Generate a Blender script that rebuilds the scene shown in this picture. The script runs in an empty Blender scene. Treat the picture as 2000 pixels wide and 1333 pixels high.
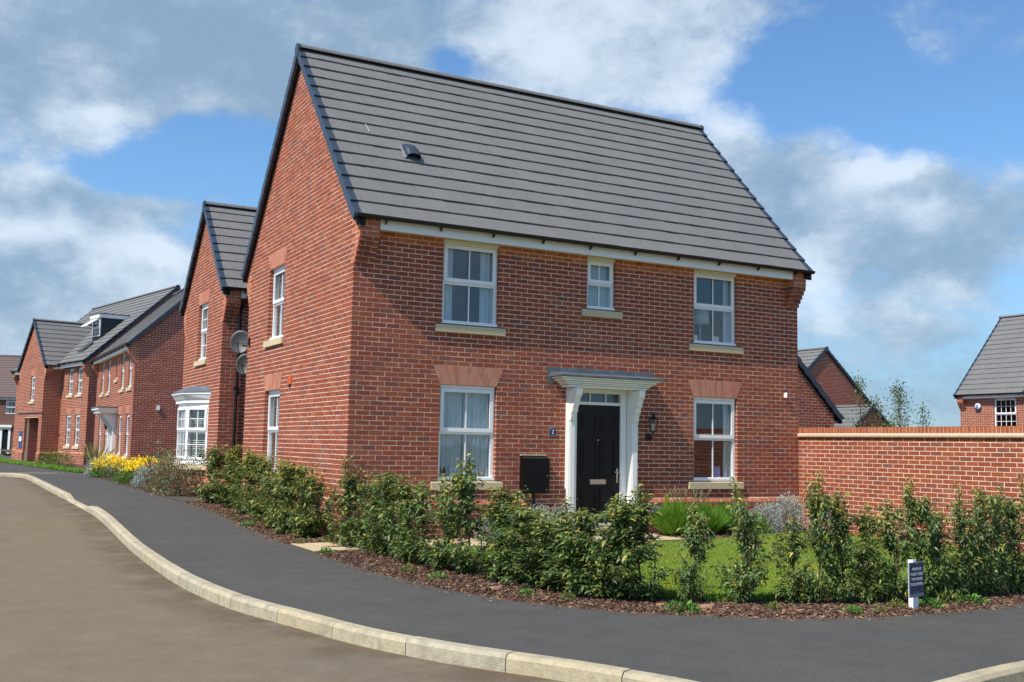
import bpy, math, random
import numpy as np
from mathutils import Vector, Matrix

rnd = random.Random(11)
rng = np.random.default_rng(5)
sc = bpy.context.scene
COL = sc.collection

# ------------------------------------------------------------------ camera
YAW, PITCH, ROLL = 0.49428, 0.09941, 0.01931
CAM = Vector((-5.3121, -14.9858, 0.8645))
fw = Vector((math.sin(YAW)*math.cos(PITCH), math.cos(YAW)*math.cos(PITCH), math.sin(PITCH)))
rt = fw.cross(Vector((0, 0, 1))).normalized()
up = rt.cross(fw)
r2 = rt*math.cos(ROLL)+up*math.sin(ROLL)
u2 = up*math.cos(ROLL)-rt*math.sin(ROLL)
cd = bpy.data.cameras.new('camera')
cam = bpy.data.objects.new('camera', cd)
COL.objects.link(cam)
cam.matrix_world = Matrix(((r2.x, u2.x, -fw.x, CAM.x), (r2.y, u2.y, -fw.y, CAM.y), (r2.z, u2.z, -fw.z, CAM.z), (0, 0, 0, 1)))
cd.sensor_width = 36.0
cd.lens = 36.0*2041.78/2000.0
cd.clip_start = 0.1
cd.clip_end = 2000
sc.camera = cam

def ray(px, py):
    """direction of a spot of the sky, used only to say where the clouds drift"""
    return (fw+r2*((px-1000)/2041.78)-u2*((py-666.5)/2041.78)).normalized()

# ------------------------------------------------------------------ light
SUN = Vector((-1.45, -0.40, 1.9)).normalized()          # towards the sun
sl = bpy.data.lights.new('sun', 'SUN')
sl.energy = 4.3
sl.angle = math.radians(0.53)
sl.color = (1.0, 0.93, 0.82)
so = bpy.data.objects.new('sun', sl)
COL.objects.link(so)
so.rotation_euler = SUN.to_track_quat('Z', 'Y').to_euler()
so.location = (-20, -20, 40)

sc.view_settings.view_transform = 'Standard'
sc.view_settings.look = 'None'
sc.view_settings.exposure = 0.35
sc.view_settings.gamma = 1.0
sc.view_settings.use_curve_mapping = False

W = bpy.data.worlds.new('World')
sc.world = W
W.use_nodes = True
nt = W.node_tree
nt.nodes.clear()
N = nt.nodes.new
L = nt.links.new

def mth(op, a, b=None, c=None, clamp=False):
    n = N('ShaderNodeMath'); n.operation = op; n.use_clamp = clamp
    for i, v in enumerate((a, b, c)):
        if v is None: continue
        if isinstance(v, (int, float)): n.inputs[i].default_value = v
        else: L(v, n.inputs[i])
    return n.outputs[0]

def smooth(v, lo, hi):
    n = N('ShaderNodeMapRange'); n.interpolation_type = 'SMOOTHSTEP'
    L(v, n.inputs[0]); n.inputs[1].default_value = lo; n.inputs[2].default_value = hi
    return n.outputs[0]

def mixc(f, a, b):
    n = N('ShaderNodeMix'); n.data_type = 'RGBA'
    if isinstance(f, (int, float)): n.inputs[0].default_value = f
    else: L(f, n.inputs[0])
    for i, v in ((6, a), (7, b)):
        if isinstance(v, tuple): n.inputs[i].default_value = (*v, 1)
        else: L(v, n.inputs[i])
    return n.outputs[2]

sky = N('ShaderNodeTexSky'); sky.sky_type = 'NISHITA'; sky.sun_disc = False
sky.sun_elevation = math.asin(SUN.z)
sky.sun_rotation = math.atan2(SUN.x, SUN.y)
sky.air_density = 1.0; sky.dust_density = 0.6; sky.ozone_density = 2.5
tc = N('ShaderNodeTexCoord')
dirv = tc.outputs['Generated']
sep = N('ShaderNodeSeparateXYZ'); L(dirv, sep.inputs[0])
SKY_STRENGTH = 0.10
# stretched direction for flat based clouds
mp = N('ShaderNodeMapping'); mp.inputs['Scale'].default_value = (1, 1, 1.55); L(dirv, mp.inputs[0])
def noise(scale, detail, rough, off=(0, 0, 0), dist=0.0, vec=None):
    m = N('ShaderNodeMapping'); m.inputs['Location'].default_value = off; L(vec or mp.outputs[0], m.inputs[0])
    n = N('ShaderNodeTexNoise'); n.inputs['Scale'].default_value = scale; n.inputs['Detail'].default_value = detail
    n.inputs['Roughness'].default_value = rough; n.inputs['Distortion'].default_value = dist
    L(m.outputs[0], n.inputs[0]); return n.outputs[0]
n1 = noise(3.4, 10, 0.58, (3.1, 1.7, 0.4))
n2 = noise(12.0, 10, 0.66, (0.3, 5.2, 2.4))
n3 = noise(5.2, 8, 0.6, (7.3, 0.2, 1.1))
warp = N('ShaderNodeVectorMath'); warp.operation = 'SCALE'
nw = N('ShaderNodeTexNoise'); nw.inputs['Scale'].default_value = 7.0; nw.inputs['Detail'].default_value = 6
L(dirv, nw.inputs[0])
wsub = N('ShaderNodeVectorMath'); wsub.operation = 'SUBTRACT'; L(nw.outputs['Color'], wsub.inputs[0]); wsub.inputs[1].default_value = (.5, .5, .5)
L(wsub.outputs[0], warp.inputs[0]); warp.inputs['Scale'].default_value = 0.12
wdir = N('ShaderNodeVectorMath'); wdir.operation = 'ADD'; L(dirv, wdir.inputs[0]); L(warp.outputs[0], wdir.inputs[1])

def blob(px, py, rx, ry):
    """soft elliptical patch of the sky round one direction; radii in degrees"""
    d = ray(px, py)
    e = Vector((0, 0, 1)).cross(d).normalized(); q = d.cross(e)
    def dot(v, k):
        n = N('ShaderNodeVectorMath'); n.operation = 'DOT_PRODUCT'; L(wdir.outputs[0], n.inputs[0]); n.inputs[1].default_value = v
        return mth('MULTIPLY', n.outputs['Value'], k)
    a = dot(e, 1/math.radians(rx)); b = dot(q, 1/math.radians(ry))
    n = N('ShaderNodeVectorMath'); n.operation = 'DOT_PRODUCT'; L(wdir.outputs[0], n.inputs[0]); n.inputs[1].default_value = d
    front = smooth(n.outputs['Value'], 0.0, 0.3)
    r = mth('ADD', mth('MULTIPLY', a, a), mth('MULTIPLY', b, b))
    g = mth('POWER', 2.718, mth('MULTIPLY', r, -1.0))
    return mth('MULTIPLY', g, front)

def total(items):
    s = None
    for px, py, rx, ry, k in items:
        v = mth('MULTIPLY', blob(px, py, rx, ry), k)
        s = v if s is None else mth('ADD', s, v)
    return s
mask_b = total([
    (100, 30, 9, 3.6, .50), (500, 70, 9, 3.0, .52), (150, 200, 6.5, 2.4, .40), (350, 150, 7, 2.4, .30), (1130, 100, 6.0, 3.6, .55), (900, 20, 7, 2.0, .30),
    (1420, 240, 2.6, 2.0, .45), (1560, 370, 5.0, 2.6, .42), (1870, 420, 6.0, 3.0, .55), (1730, 330, 2.2, 1.6, .50),
    (1560, 10, 7, 1.0, .20), (1900, 40, 5, 1.5, .35), (1780, 600, 8, 2.6, .22), (1650, 500, 4, 1.8, .3),
    (20, 370, 1.7, 1.3, .50), (150, 530, 5.6, 1.9, .50), (330, 540, 2.6, 1.5, .35), (260, 420, 5, .7, .34), (60, 640, 6, 1.6, .30),
    (420, 330, 6.0, 1.9, -.62), (120, 340, 3.0, 1.2, -.30), (600, 300, 3, 2.0, -.3), (870, 90, 1.3, 1.1, -.55), (1580, 150, 5.0, 2.8, -.62), (1850, 210, 5, 2.2, -.50),
    (1990, 300, 2, 1.6, -.3), (1990, 560, 1.6, 1.3, -.2), (1620, 700, 5, 1.2, -.2)])
cov = mth('ADD', mth('ADD', mth('MULTIPLY', mth('SUBTRACT', n1, .5), 1.5), mth('MULTIPLY', mth('SUBTRACT', n2, .5), .95)), mth('ADD', mask_b, mth('MULTIPLY_ADD', smooth(sep.outputs[2], .26, .03), .16, .11)))
mask = smooth(cov, 0.02, 0.52)
white_b = total([
    (1730, 310, 2.0, 1.2, .9), (1800, 420, 2.6, 1.1, .45), (1430, 220, 2.4, 1.7, .6), (1080, 110, 5, 3.0, .42), (210, 215, 1.5, .8, .55), (240, 270, 1.6, .7, .3),
    (50, 350, 2.0, 1.1, .5), (140, 490, 4.0, 1.2, .65), (330, 510, 2.0, 1.0, .55), (1830, 600, 3, 1.2, .30), (1600, 600, 2, 1.6, .45),
    (60, 60, 12, 4.5, -.13), (560, 100, 9, 3.4, -.10), (1900, 480, 5, 1.6, -.08), (1600, 420, 4, 1.4, -.1)])
wh = mth('ADD', mth('ADD', mth('MULTIPLY', mth('SUBTRACT', n3, .5), 2.0), mth('MULTIPLY', mth('SUBTRACT', n2, .5), 1.2)), mth('ADD', white_b, .34))
wt = smooth(wh, 0.0, 0.90)
ks = 1/SKY_STRENGTH
cgrey = (.225*ks, .325*ks, .435*ks)
cwhite = (.62*ks, .70*ks, .79*ks)
ccol = mixc(wt, cgrey, cwhite)
hue = N('ShaderNodeMix'); hue.data_type = 'RGBA'; hue.blend_type = 'MULTIPLY'; hue.inputs[0].default_value = 1.0
L(sky.outputs[0], hue.inputs[6]); hue.inputs[7].default_value = (.88, 1.19, 1.40, 1)
# pale band of distant haze low over the horizon
hz = smooth(sep.outputs[2], 0.30, 0.0)
base = mixc(mth('MULTIPLY', hz, .60), hue.outputs[2], (.22*ks, .37*ks, .56*ks))
final = mixc(mth('MULTIPLY', mask, .86), base, ccol)
bg = N('ShaderNodeBackground'); L(final, bg.inputs[0]); bg.inputs[1].default_value = SKY_STRENGTH
ow = N('ShaderNodeOutputWorld'); L(bg.outputs[0], ow.inputs[0])

# ------------------------------------------------------------------ helpers
def rise(y):
    t = min(1.0, max(0.0, y/6.0))
    return 0.17*t*t*(3-2*t)

class MB:
    """collects faces (with a colour each) and links them as one mesh object"""
    def __init__(s, M=None):
        s.v = []; s.f = []; s.c = []; s.M = M
    def poly(s, pts, col=(1, 1, 1)):
        b = len(s.v)
        s.v.extend(pts); s.f.append(tuple(range(b, b+len(pts)))); s.c.append(col)
    def box(s, x0, x1, y0, y1, z0, z1, col=(1, 1, 1)):
        b = len(s.v)
        s.v.extend([(x0, y0, z0), (x1, y0, z0), (x1, y1, z0), (x0, y1, z0), (x0, y0, z1), (x1, y0, z1), (x1, y1, z1), (x0, y1, z1)])
        for f in ((0, 3, 2, 1), (4, 5, 6, 7), (0, 1, 5, 4), (1, 2, 6, 5), (2, 3, 7, 6), (3, 0, 4, 7)):
            s.f.append(tuple(b+i for i in f)); s.c.append(col)
        return s
    def hexa(s, p, col=(1, 1, 1)):
        """eight corners, bottom four then top four"""
        b = len(s.v); s.v.extend(p)
        for f in ((0, 3, 2, 1), (4, 5, 6, 7), (0, 1, 5, 4), (1, 2, 6, 5), (2, 3, 7, 6), (3, 0, 4, 7)):
            s.f.append(tuple(b+i for i in f)); s.c.append(col)
        return s
    def tube(s, pts, r, n=8, col=(1, 1, 1), r1=None, caps=True):
        pts = [Vector(p) for p in pts]; rings = []
        for i, p in enumerate(pts):
            t = (pts[min(i+1, len(pts)-1)]-pts[max(i-1, 0)]).normalized()
            a = t.cross(Vector((0, 0, 1)) if abs(t.z) < .9 else Vector((1, 0, 0))).normalized(); c = t.cross(a)
            rr = r if r1 is None else r+(r1-r)*i/(len(pts)-1)
            b = len(s.v)
            for k in range(n):
                an = 2*math.pi*k/n
                s.v.append(tuple(p+a*(rr*math.cos(an))+c*(rr*math.sin(an))))
            rings.append(b)
        for a, b in zip(rings, rings[1:]):
            for k in range(n):
                s.f.append((a+k, a+(k+1) % n, b+(k+1) % n, b+k)); s.c.append(col)
        if caps:
            s.f.append(tuple(rings[0]+k for k in range(n))[::-1]); s.c.append(col)
            s.f.append(tuple(rings[-1]+k for k in range(n))); s.c.append(col)
        return s
    def lathe(s, prof, c=(0, 0, 0), n=16, col=(1, 1, 1)):
        rings = []
        for r, z in prof:
            b = len(s.v)
            for k in range(n):
                an = 2*math.pi*k/n
                s.v.append((c[0]+r*math.cos(an), c[1]+r*math.sin(an), c[2]+z))
            rings.append(b)
        for a, b in zip(rings, rings[1:]):
            for k in range(n):
                s.f.append((a+k, a+(k+1) % n, b+(k+1) % n, b+k)); s.c.append(col)
        s.f.append(tuple(rings[0]+k for k in range(n))[::-1]); s.c.append(col)
        s.f.append(tuple(rings[-1]+k for k in range(n))); s.c.append(col)
        return s
    def mesh(s, name, mat):
        me = bpy.data.meshes.new(name)
        v = s.v; f = s.f
        if s.M is not None:
            v = [tuple(s.M @ Vector(p)) for p in v]
            if s.M.determinant() < 0: f = [q[::-1] for q in f]
        me.from_pydata(v, [], f)
        at = me.attributes.new('Col', 'FLOAT_COLOR', 'FACE')
        arr = np.ones((len(f), 4), dtype=np.float32)
        if s.c: arr[:, :3] = np.array(s.c, dtype=np.float32)
        at.data.foreach_set('color', arr.ravel())
        if mat: me.materials.append(mat)
        return me
    def build(s, name, mat, parent=None, smooth=False):
        me = s.mesh(name, mat)
        if smooth: me.polygons.foreach_set('use_smooth', [True]*len(me.polygons))
        return link(name, me, parent)

def link(name, me, parent=None, loc=None):
    o = bpy.data.objects.new(name, me); COL.objects.link(o)
    if parent is not None: o.parent = parent
    if loc is not None: o.location = loc
    return o

def tag(o, label=None, cat=None, group=None, kind=None):
    if label: o['label'] = label
    if cat: o['category'] = cat
    if group: o['group'] = group
    if kind: o['kind'] = kind
    return o

def empty(name, label, cat, M=None, group=None):
    o = bpy.data.objects.new(name, None); COL.objects.link(o)
    o.empty_display_size = .2
    if M is not None: o.matrix_world = M
    return tag(o, label, cat, group)

def copy_tree(o, parent=None):
    c = o.copy(); COL.objects.link(c)
    if parent is not None:
        c.parent = parent; c.matrix_parent_inverse = o.matrix_parent_inverse.copy()
    for ch in list(o.children): copy_tree(ch, c)
    return c

# ------------------------------------------------------------------ materials
def material(name, col=(.5, .5, .5), rough=.7, attr=False, nscale=0, namp=0.0, bump=0.0, bscale=40, metal=0.0, spec=.5,
             n2scale=0, n2col=None, n2lo=.5, n2hi=.7, trans=0.0, coat=0.0, stretch=None, obj=False):
    m = bpy.data.materials.new(name); m.use_nodes = True
    t = m.node_tree; nd = t.nodes; lk = t.links
    b = nd['Principled BSDF']
    b.inputs['Roughness'].default_value = rough
    b.inputs['Metallic'].default_value = metal
    b.inputs['Specular IOR Level'].default_value = spec
    b.inputs['Coat Weight'].default_value = coat
    geo = nd.new('ShaderNodeNewGeometry'); pos = geo.outputs['Position']
    if obj:
        tcn = nd.new('ShaderNodeTexCoord'); pos = tcn.outputs['Object']
    if stretch:
        mp_ = nd.new('ShaderNodeMapping'); mp_.inputs['Scale'].default_value = stretch; lk.new(pos, mp_.inputs[0]); pos = mp_.outputs[0]
    rgb = nd.new('ShaderNodeRGB'); rgb.outputs[0].default_value = (*col, 1); cur = rgb.outputs[0]
    if attr:
        a = nd.new('ShaderNodeAttribute'); a.attribute_name = 'Col'
        x = nd.new('ShaderNodeMix'); x.data_type = 'RGBA'; x.blend_type = 'MULTIPLY'; x.inputs[0].default_value = 1
        lk.new(cur, x.inputs[6]); lk.new(a.outputs['Color'], x.inputs[7]); cur = x.outputs[2]
    if n2col is not None:
        n_ = nd.new('ShaderNodeTexNoise'); n_.inputs['Scale'].default_value = n2scale; n_.inputs['Detail'].default_value = 6
        n_.inputs['Roughness'].default_value = .65; lk.new(pos, n_.inputs[0])
        r_ = nd.new('ShaderNodeMapRange'); r_.inputs[1].default_value = n2lo; r_.inputs[2].default_value = n2hi; lk.new(n_.outputs[0], r_.inputs[0])
        x = nd.new('ShaderNodeMix'); x.data_type = 'RGBA'; lk.new(r_.outputs[0], x.inputs[0]); lk.new(cur, x.inputs[6]); x.inputs[7].default_value = (*n2col, 1); cur = x.outputs[2]
    if nscale:
        n_ = nd.new('ShaderNodeTexNoise'); n_.inputs['Scale'].default_value = nscale; n_.inputs['Detail'].default_value = 8
        n_.inputs['Roughness'].default_value = .7; lk.new(pos, n_.inputs[0])
        r_ = nd.new('ShaderNodeMapRange'); r_.inputs[1].default_value = .25; r_.inputs[2].default_value = .75
        r_.inputs[3].default_value = 1-namp; r_.inputs[4].default_value = 1+namp; lk.new(n_.outputs[0], r_.inputs[0])
        x = nd.new('ShaderNodeMix'); x.data_type = 'RGBA'; x.blend_type = 'MULTIPLY'; x.inputs[0].default_value = 1
        lk.new(cur, x.inputs[6]); lk.new(r_.outputs[0], x.inputs[7]); cur = x.outputs[2]
    lk.new(cur, b.inputs['Base Color'])
    if bump:
        n_ = nd.new('ShaderNodeTexNoise'); n_.inputs['Scale'].default_value = bscale; n_.inputs['Detail'].default_value = 6; lk.new(pos, n_.inputs[0])
        bp = nd.new('ShaderNodeBump'); bp.inputs['Strength'].default_value = bump; bp.inputs['Distance'].default_value = .01
        lk.new(n_.outputs[0], bp.inputs['Height']); lk.new(bp.outputs[0], b.inputs['Normal'])
    if trans:
        tr = nd.new('ShaderNodeBsdfTranslucent'); lk.new(cur, tr.inputs[0])
        ms = nd.new('ShaderNodeMixShader'); ms.inputs[0].default_value = trans
        out = nd['Material Output']; lk.new(b.outputs[0], ms.inputs[1]); lk.new(tr.outputs[0], ms.inputs[2]); lk.new(ms.outputs[0], out.inputs[0])
    return m

M_brick = material('brick', (1, 1, 1), .88, attr=True, nscale=26, namp=.34, bump=.5, bscale=120, spec=.25, n2scale=1.3, n2col=(.50, .30, .22), n2lo=.56, n2hi=1.5)
M_mortar = material('mortar', (.80, .635, .49), .95, nscale=9, namp=.22, bump=.3, bscale=90, spec=.1)
M_tile = material('roof tile', (.160, .159, .156), .74, attr=True, nscale=26, namp=.16, bump=.25, bscale=160, spec=.35, n2scale=.9, n2col=(.188, .185, .178), n2lo=.45, n2hi=.9)
M_tilef = material('brown roof tile', (.135, .098, .092), .75, attr=True, nscale=22, namp=.12, spec=.3)
M_deck = material('roof felt', (.012, .012, .014), .95)
M_verge = material('verge plastic', (.035, .048, .068), .38, nscale=5, namp=.1, spec=.5)
M_upvc = material('white plastic', (.87, .87, .87), .32, nscale=3, namp=.03, spec=.5)
M_paint = material('white paint', (.86, .85, .82), .42, nscale=6, namp=.04, spec=.45)
M_cream = material('cream soffit', (.82, .77, .62), .55, nscale=6, namp=.05)
M_fascia = material('fascia board', (.88, .87, .85), .35, nscale=4, namp=.04)
M_black = material('black plastic', (.010, .010, .012), .34, nscale=8, namp=.2)
M_box = material('black meter box', (.004, .004, .005), .30, nscale=4, namp=.3, spec=.25)
M_door = material('black door', (.006, .005, .008), .45, spec=.3, bump=.12, bscale=60, stretch=(6, 6, 1))
M_metal = material('brushed steel', (.62, .62, .63), .3, metal=.9)
M_lead = material('lead sheet', (.12, .135, .155), .5, nscale=7, namp=.22, n2scale=5, n2col=(.21, .235, .275), n2lo=.5, n2hi=.72, metal=.15)
M_stone = material('cast stone', (.60, .49, .31), .85, nscale=18, namp=.10, bump=.15, bscale=140, n2scale=4, n2col=(.55, .46, .31), n2lo=.5, n2hi=.8)
M_arch = material('gauged brick', (1, 1, 1), .9, attr=True, nscale=60, namp=.18, bump=.3, bscale=150, spec=.2)
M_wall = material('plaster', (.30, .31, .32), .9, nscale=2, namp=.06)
M_curtain = material('curtain cloth', (.64, .68, .70), .9, trans=.15, nscale=5, namp=.08)
M_blind = material('blind', (.58, .58, .56), .7, trans=.15)
M_navy = material('navy panel', (.022, .036, .080), .45, nscale=12, namp=.15)
M_dorm = material('dark dormer cheek', (.012, .022, .030), .5)
M_sheet = material('grey sheet edge', (.22, .25, .30), .5)
M_dish = material('dish enamel', (.045, .048, .052), .5, nscale=9, namp=.08)
M_kerb = material('kerb concrete', (.80, .82, .84), .88, attr=True, nscale=16, namp=.24, bump=.6, bscale=90, n2scale=4.5, n2col=(.24, .215, .17), n2lo=.50, n2hi=.80)
M_path = material('cream slabs', (.52, .41, .25), .85, nscale=10, namp=.10, bump=.2, bscale=80)
M_bark = material('bark', (1, 1, 1), .9, attr=True, nscale=40, namp=.25, spec=.2)
M_stem = material('twig bark', (.13, .085, .055), .85, nscale=30, namp=.2)
M_leaf = material('leaf', (1.5, 1.48, 1.38), .48, attr=True, trans=.26, spec=.5)
M_silver = material('silver leaf', (1, 1, 1), .75, attr=True, trans=.2)
M_blade = material('grass blade', (1, 1, 1), .6, attr=True, trans=.35)
M_petal = material('petal', (1, 1, 1), .6, attr=True, trans=.25)
M_clay = material('terracotta pot', (.16, .075, .05), .8, nscale=12, namp=.15)

def glass_mat():
    m = bpy.data.materials.new('window glass'); m.use_nodes = True
    t = m.node_tree; nd = t.nodes; lk = t.links
    nd.remove(nd['Principled BSDF'])
    g = nd.new('ShaderNodeBsdfGlossy'); g.inputs['Roughness'].default_value = .015; g.inputs[0].default_value = (.95, .97, 1, 1)
    tr = nd.new('ShaderNodeBsdfTransparent'); tr.inputs[0].default_value = (.93, .96, .96, 1)
    fr = nd.new('ShaderNodeFresnel')
    gb = nd.new('ShaderNodeNewGeometry'); mi = nd.new('ShaderNodeMapRange'); lk.new(gb.outputs['Backfacing'], mi.inputs[0])
    mi.inputs[3].default_value = 1.62; mi.inputs[4].default_value = 1/1.62; lk.new(mi.outputs[0], fr.inputs[0])
    n_ = nd.new('ShaderNodeTexNoise'); n_.inputs['Scale'].default_value = 1.6
    ge = nd.new('ShaderNodeNewGeometry'); lk.new(ge.outputs['Position'], n_.inputs[0])
    bp = nd.new('ShaderNodeBump'); bp.inputs['Strength'].default_value = .06; bp.inputs['Distance'].default_value = .05
    lk.new(n_.outputs[0], bp.inputs['Height']); lk.new(bp.outputs[0], g.inputs['Normal'])
    ms = nd.new('ShaderNodeMixShader'); lk.new(fr.outputs[0], ms.inputs[0]); lk.new(tr.outputs[0], ms.inputs[1]); lk.new(g.outputs[0], ms.inputs[2])
    lk.new(ms.outputs[0], nd['Material Output'].inputs[0])
    return m
M_glass = glass_mat()

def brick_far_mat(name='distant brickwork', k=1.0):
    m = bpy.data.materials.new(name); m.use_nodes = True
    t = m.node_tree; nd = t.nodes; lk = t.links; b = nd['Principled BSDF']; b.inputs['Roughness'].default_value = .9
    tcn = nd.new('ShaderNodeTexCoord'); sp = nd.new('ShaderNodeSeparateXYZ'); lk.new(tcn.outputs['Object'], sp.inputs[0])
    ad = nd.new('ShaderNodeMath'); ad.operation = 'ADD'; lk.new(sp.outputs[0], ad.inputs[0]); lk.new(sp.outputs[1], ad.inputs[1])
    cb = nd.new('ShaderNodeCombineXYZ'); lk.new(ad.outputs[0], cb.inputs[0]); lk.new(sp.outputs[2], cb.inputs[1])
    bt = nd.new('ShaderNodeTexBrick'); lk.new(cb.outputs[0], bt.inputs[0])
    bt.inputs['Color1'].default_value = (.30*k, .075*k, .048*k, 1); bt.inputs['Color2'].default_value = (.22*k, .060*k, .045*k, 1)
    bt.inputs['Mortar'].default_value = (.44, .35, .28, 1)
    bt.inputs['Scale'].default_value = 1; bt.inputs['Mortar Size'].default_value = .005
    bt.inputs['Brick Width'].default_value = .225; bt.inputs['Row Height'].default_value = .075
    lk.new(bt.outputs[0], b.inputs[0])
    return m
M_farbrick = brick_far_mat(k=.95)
M_farbrick_shade = brick_far_mat('shade toned distant brickwork', .42)  # same brick darkened: the shade on house E is put into its colour

# brick colours: reds, browns, and the odd blue-grey one
BK = 0.94
PAL = [(.330, .078, .042), (.350, .086, .046), (.300, .068, .038), (.370, .096, .050), (.285, .070, .044),
       (.320, .074, .046), (.345, .080, .040), (.255, .066, .048), (.250, .080, .058), (.225, .082, .066), (.360, .104, .060), (.310, .072, .040)]
PALW = [12, 12, 12, 9, 9, 12, 12, 8, 5, 3, 5, 12]
ORANGE = [(.46, .150, .070), (.42, .128, .060), (.50, .170, .085)]
PINK = [(.50, .200, .130), (.54, .225, .145), (.46, .180, .120), (.52, .240, .165)]
PAL = [(p[0]*BK, p[1]*BK*1.06, p[2]*BK*.98) for p in PAL]
def pick(): return rnd.choices(range(len(PAL)), PALW)[0]

# ------------------------------------------------------------------ brickwork
def clip_pairs(lo, hi, vb, vt, holes):
    """spans along one course, each as (left bottom, left top, right bottom, right top)"""
    spans = [(lo(vb), lo(vt), hi(vb), hi(vt))]
    vm = (vb+vt)/2
    for h in holes:
        if not (h[0]-.002 < vm < h[1]+.002): continue
        k0 = min(1, max(0, (vb-h[0])/(h[1]-h[0]))); k1 = min(1, max(0, (vt-h[0])/(h[1]-h[0])))
        ab, at = h[2]+(h[4]-h[2])*k0, h[2]+(h[4]-h[2])*k1
        bb, bt = h[3]+(h[5]-h[3])*k0, h[3]+(h[5]-h[3])*k1
        new = []
        for s in spans:
            if s[2] <= ab or s[0] >= bb: new.append(s); continue
            if ab > s[0]: new.append((s[0], s[1], ab-.004, at-.004))
            if bb < s[2]: new.append((bb+.004, bt+.004, s[2], s[3]))
        spans = new
    return spans

def lay_bricks(F, L0, lo, hi, v0, v1, holes=(), w=0.0, depth=.10, orange=None, slant=0.0, off=0, mode='stretch', pal=None):
    """list of bricks: (eight local corners, colour index, full?) on the face frame F(u, w, v)"""
    out = []
    n = int(round((v1-v0)/.075))
    for r in range(n):
        vb0 = v0+r*.075; vb = vb0+.006; vt = vb0+.069
        row = int(round(vb0/.075))+off
        for (a0, a1, b0, b1) in clip_pairs(lo, hi, vb, vt, holes):
            u = L0-(.1125 if row % 2 else 0)
            amin = min(a0, a1); bmax = max(b0, b1)
            k = math.floor((amin-u)/.225)-1; u += k*.225
            first = True
            while u < bmax:
                x0, x1 = u+.006, u+.219; u += .225
                jx = rnd.uniform(-.0015, .0015)
                if x1 < amin+.06: continue
                if first: x0 = amin-1; first = False
                if bmax-x1 < .07: x1 = bmax+1; u = bmax+1
                p0b = max(x0+jx, a0); p0t = max(x0+jx, a1); p1b = min(x1+jx, b0); p1t = min(x1+jx, b1)
                if p1b-p0b < .028 and p1t-p0t < .028: continue
                p1b = max(p1b, p0b+.002); p1t = max(p1t, p0t+.002)
                ci = pick(); full = abs(p1b-p0b-.213) < .001 and abs(p1t-p0t-.213) < .001 and slant == 0
                col = PAL[ci]
                if orange and orange((p0b+p1b)/2, (vb+vt)/2):
                    col = rnd.choice(ORANGE); full = False
                if pal: col = rnd.choice(pal); full = False
                ww = w+rnd.uniform(-.0015, .0012)
                z0, z1 = vb+rnd.uniform(-.001, .001), vt+rnd.uniform(-.001, .001)
                pts = [F(p0b, ww, z0), F(p1b, ww, z0), F(p1b, w-depth, z0), F(p0b, w-depth, z0),
                       F(p0t, ww-slant, z1), F(p1t, ww-slant, z1), F(p1t, w-depth, z1), F(p0t, w-depth, z1)]
                out.append((pts, ci, col, full))
    return out

BRICK_MESH = {}
def place_bricks(bricks, parent, Mw, single=0, name='brick'):
    """the nearest bricks as objects of their own, the others joined in one part"""
    order = []
    if single:
        for i, (pts, ci, col, full) in enumerate(bricks):
            if full:
                c = Mw @ ((Vector(pts[0])+Vector(pts[5]))/2)
                order.append(((c-CAM).length, i))
        order.sort()
    pick_ = set(i for d, i in order[:single])
    rest = MB()
    for i, (pts, ci, col, full) in enumerate(bricks):
        if i in pick_:
            P = [Vector(p) for p in pts]
            o = P[0]; ux = (P[1]-o); dx = (P[3]-o)
            key = (ci, tuple(round(x, 1) for x in ux.normalized()), tuple(round(x, 1) for x in dx.normalized()))
            if key not in BRICK_MESH:
                mb = MB(); mb.hexa([tuple(p-o) for p in P], col); BRICK_MESH[key] = mb.mesh('brick', M_brick)
            link(name, BRICK_MESH[key], parent, tuple(o))
        else:
            rest.hexa([tuple(p) for p in pts], col)
    o = rest.build('brickwork', M_brick, parent); o['kind'] = 'stuff'
    return o

def mortar(F, poly_lo, poly_hi, v0, v1, holes, parent, name='wall', w=-.0030, depth=.22, vbreaks=(), mat=None):
    """solid wall skin in mortar colour with real openings; returns the part"""
    mb = MB()
    vs = sorted(set([v0, v1]+[h[i] for h in holes for i in (0, 1) if v0 < h[i] < v1]+[b for b in vbreaks if v0 < b < v1]))
    for a, b in zip(vs, vs[1:]):
        sp = [(poly_lo(a+1e-4), poly_lo(b-1e-4), poly_hi(a+1e-4), poly_hi(b-1e-4))]
        m = (a+b)/2
        for h in holes:
            if not h[0] < m < h[1]: continue
            f = lambda i, j, v: h[i]+(h[j]-h[i])*((v-h[0])/(h[1]-h[0]))
            new = []
            for s in sp:
                la, lb, ra, rb = f(2, 4, a), f(2, 4, b), f(3, 5, a), f(3, 5, b)
                if ra <= s[0] or la >= s[2]: new.append(s); continue
                if la > s[0]: new.append((s[0], s[1], la-.006, lb-.006))
                if ra < s[2]: new.append((ra+.006, rb+.006, s[2], s[3]))
            sp = new
        for s in sp:
            mb.hexa([F(s[0], w, a), F(s[2], w, a), F(s[2], w-depth, a), F(s[0], w-depth, a),
                     F(s[1], w, b), F(s[3], w, b), F(s[3], w-depth, b), F(s[1], w-depth, b)])
    return mb.build(name, mat or M_mortar, parent)

def rect(u0, u1, v0, v1): return (v0, v1, u0, u1, u0, u1)

# ------------------------------------------------------------------ window, sill, arch
def fbox(mb, F, u0, u1, w0, w1, v0, v1, col=(1, 1, 1)):
    mb.hexa([F(u0, w1, v0), F(u1, w1, v0), F(u1, w0, v0), F(u0, w0, v0), F(u0, w1, v1), F(u1, w1, v1), F(u1, w0, v1), F(u0, w0, v1)], col)

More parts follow.
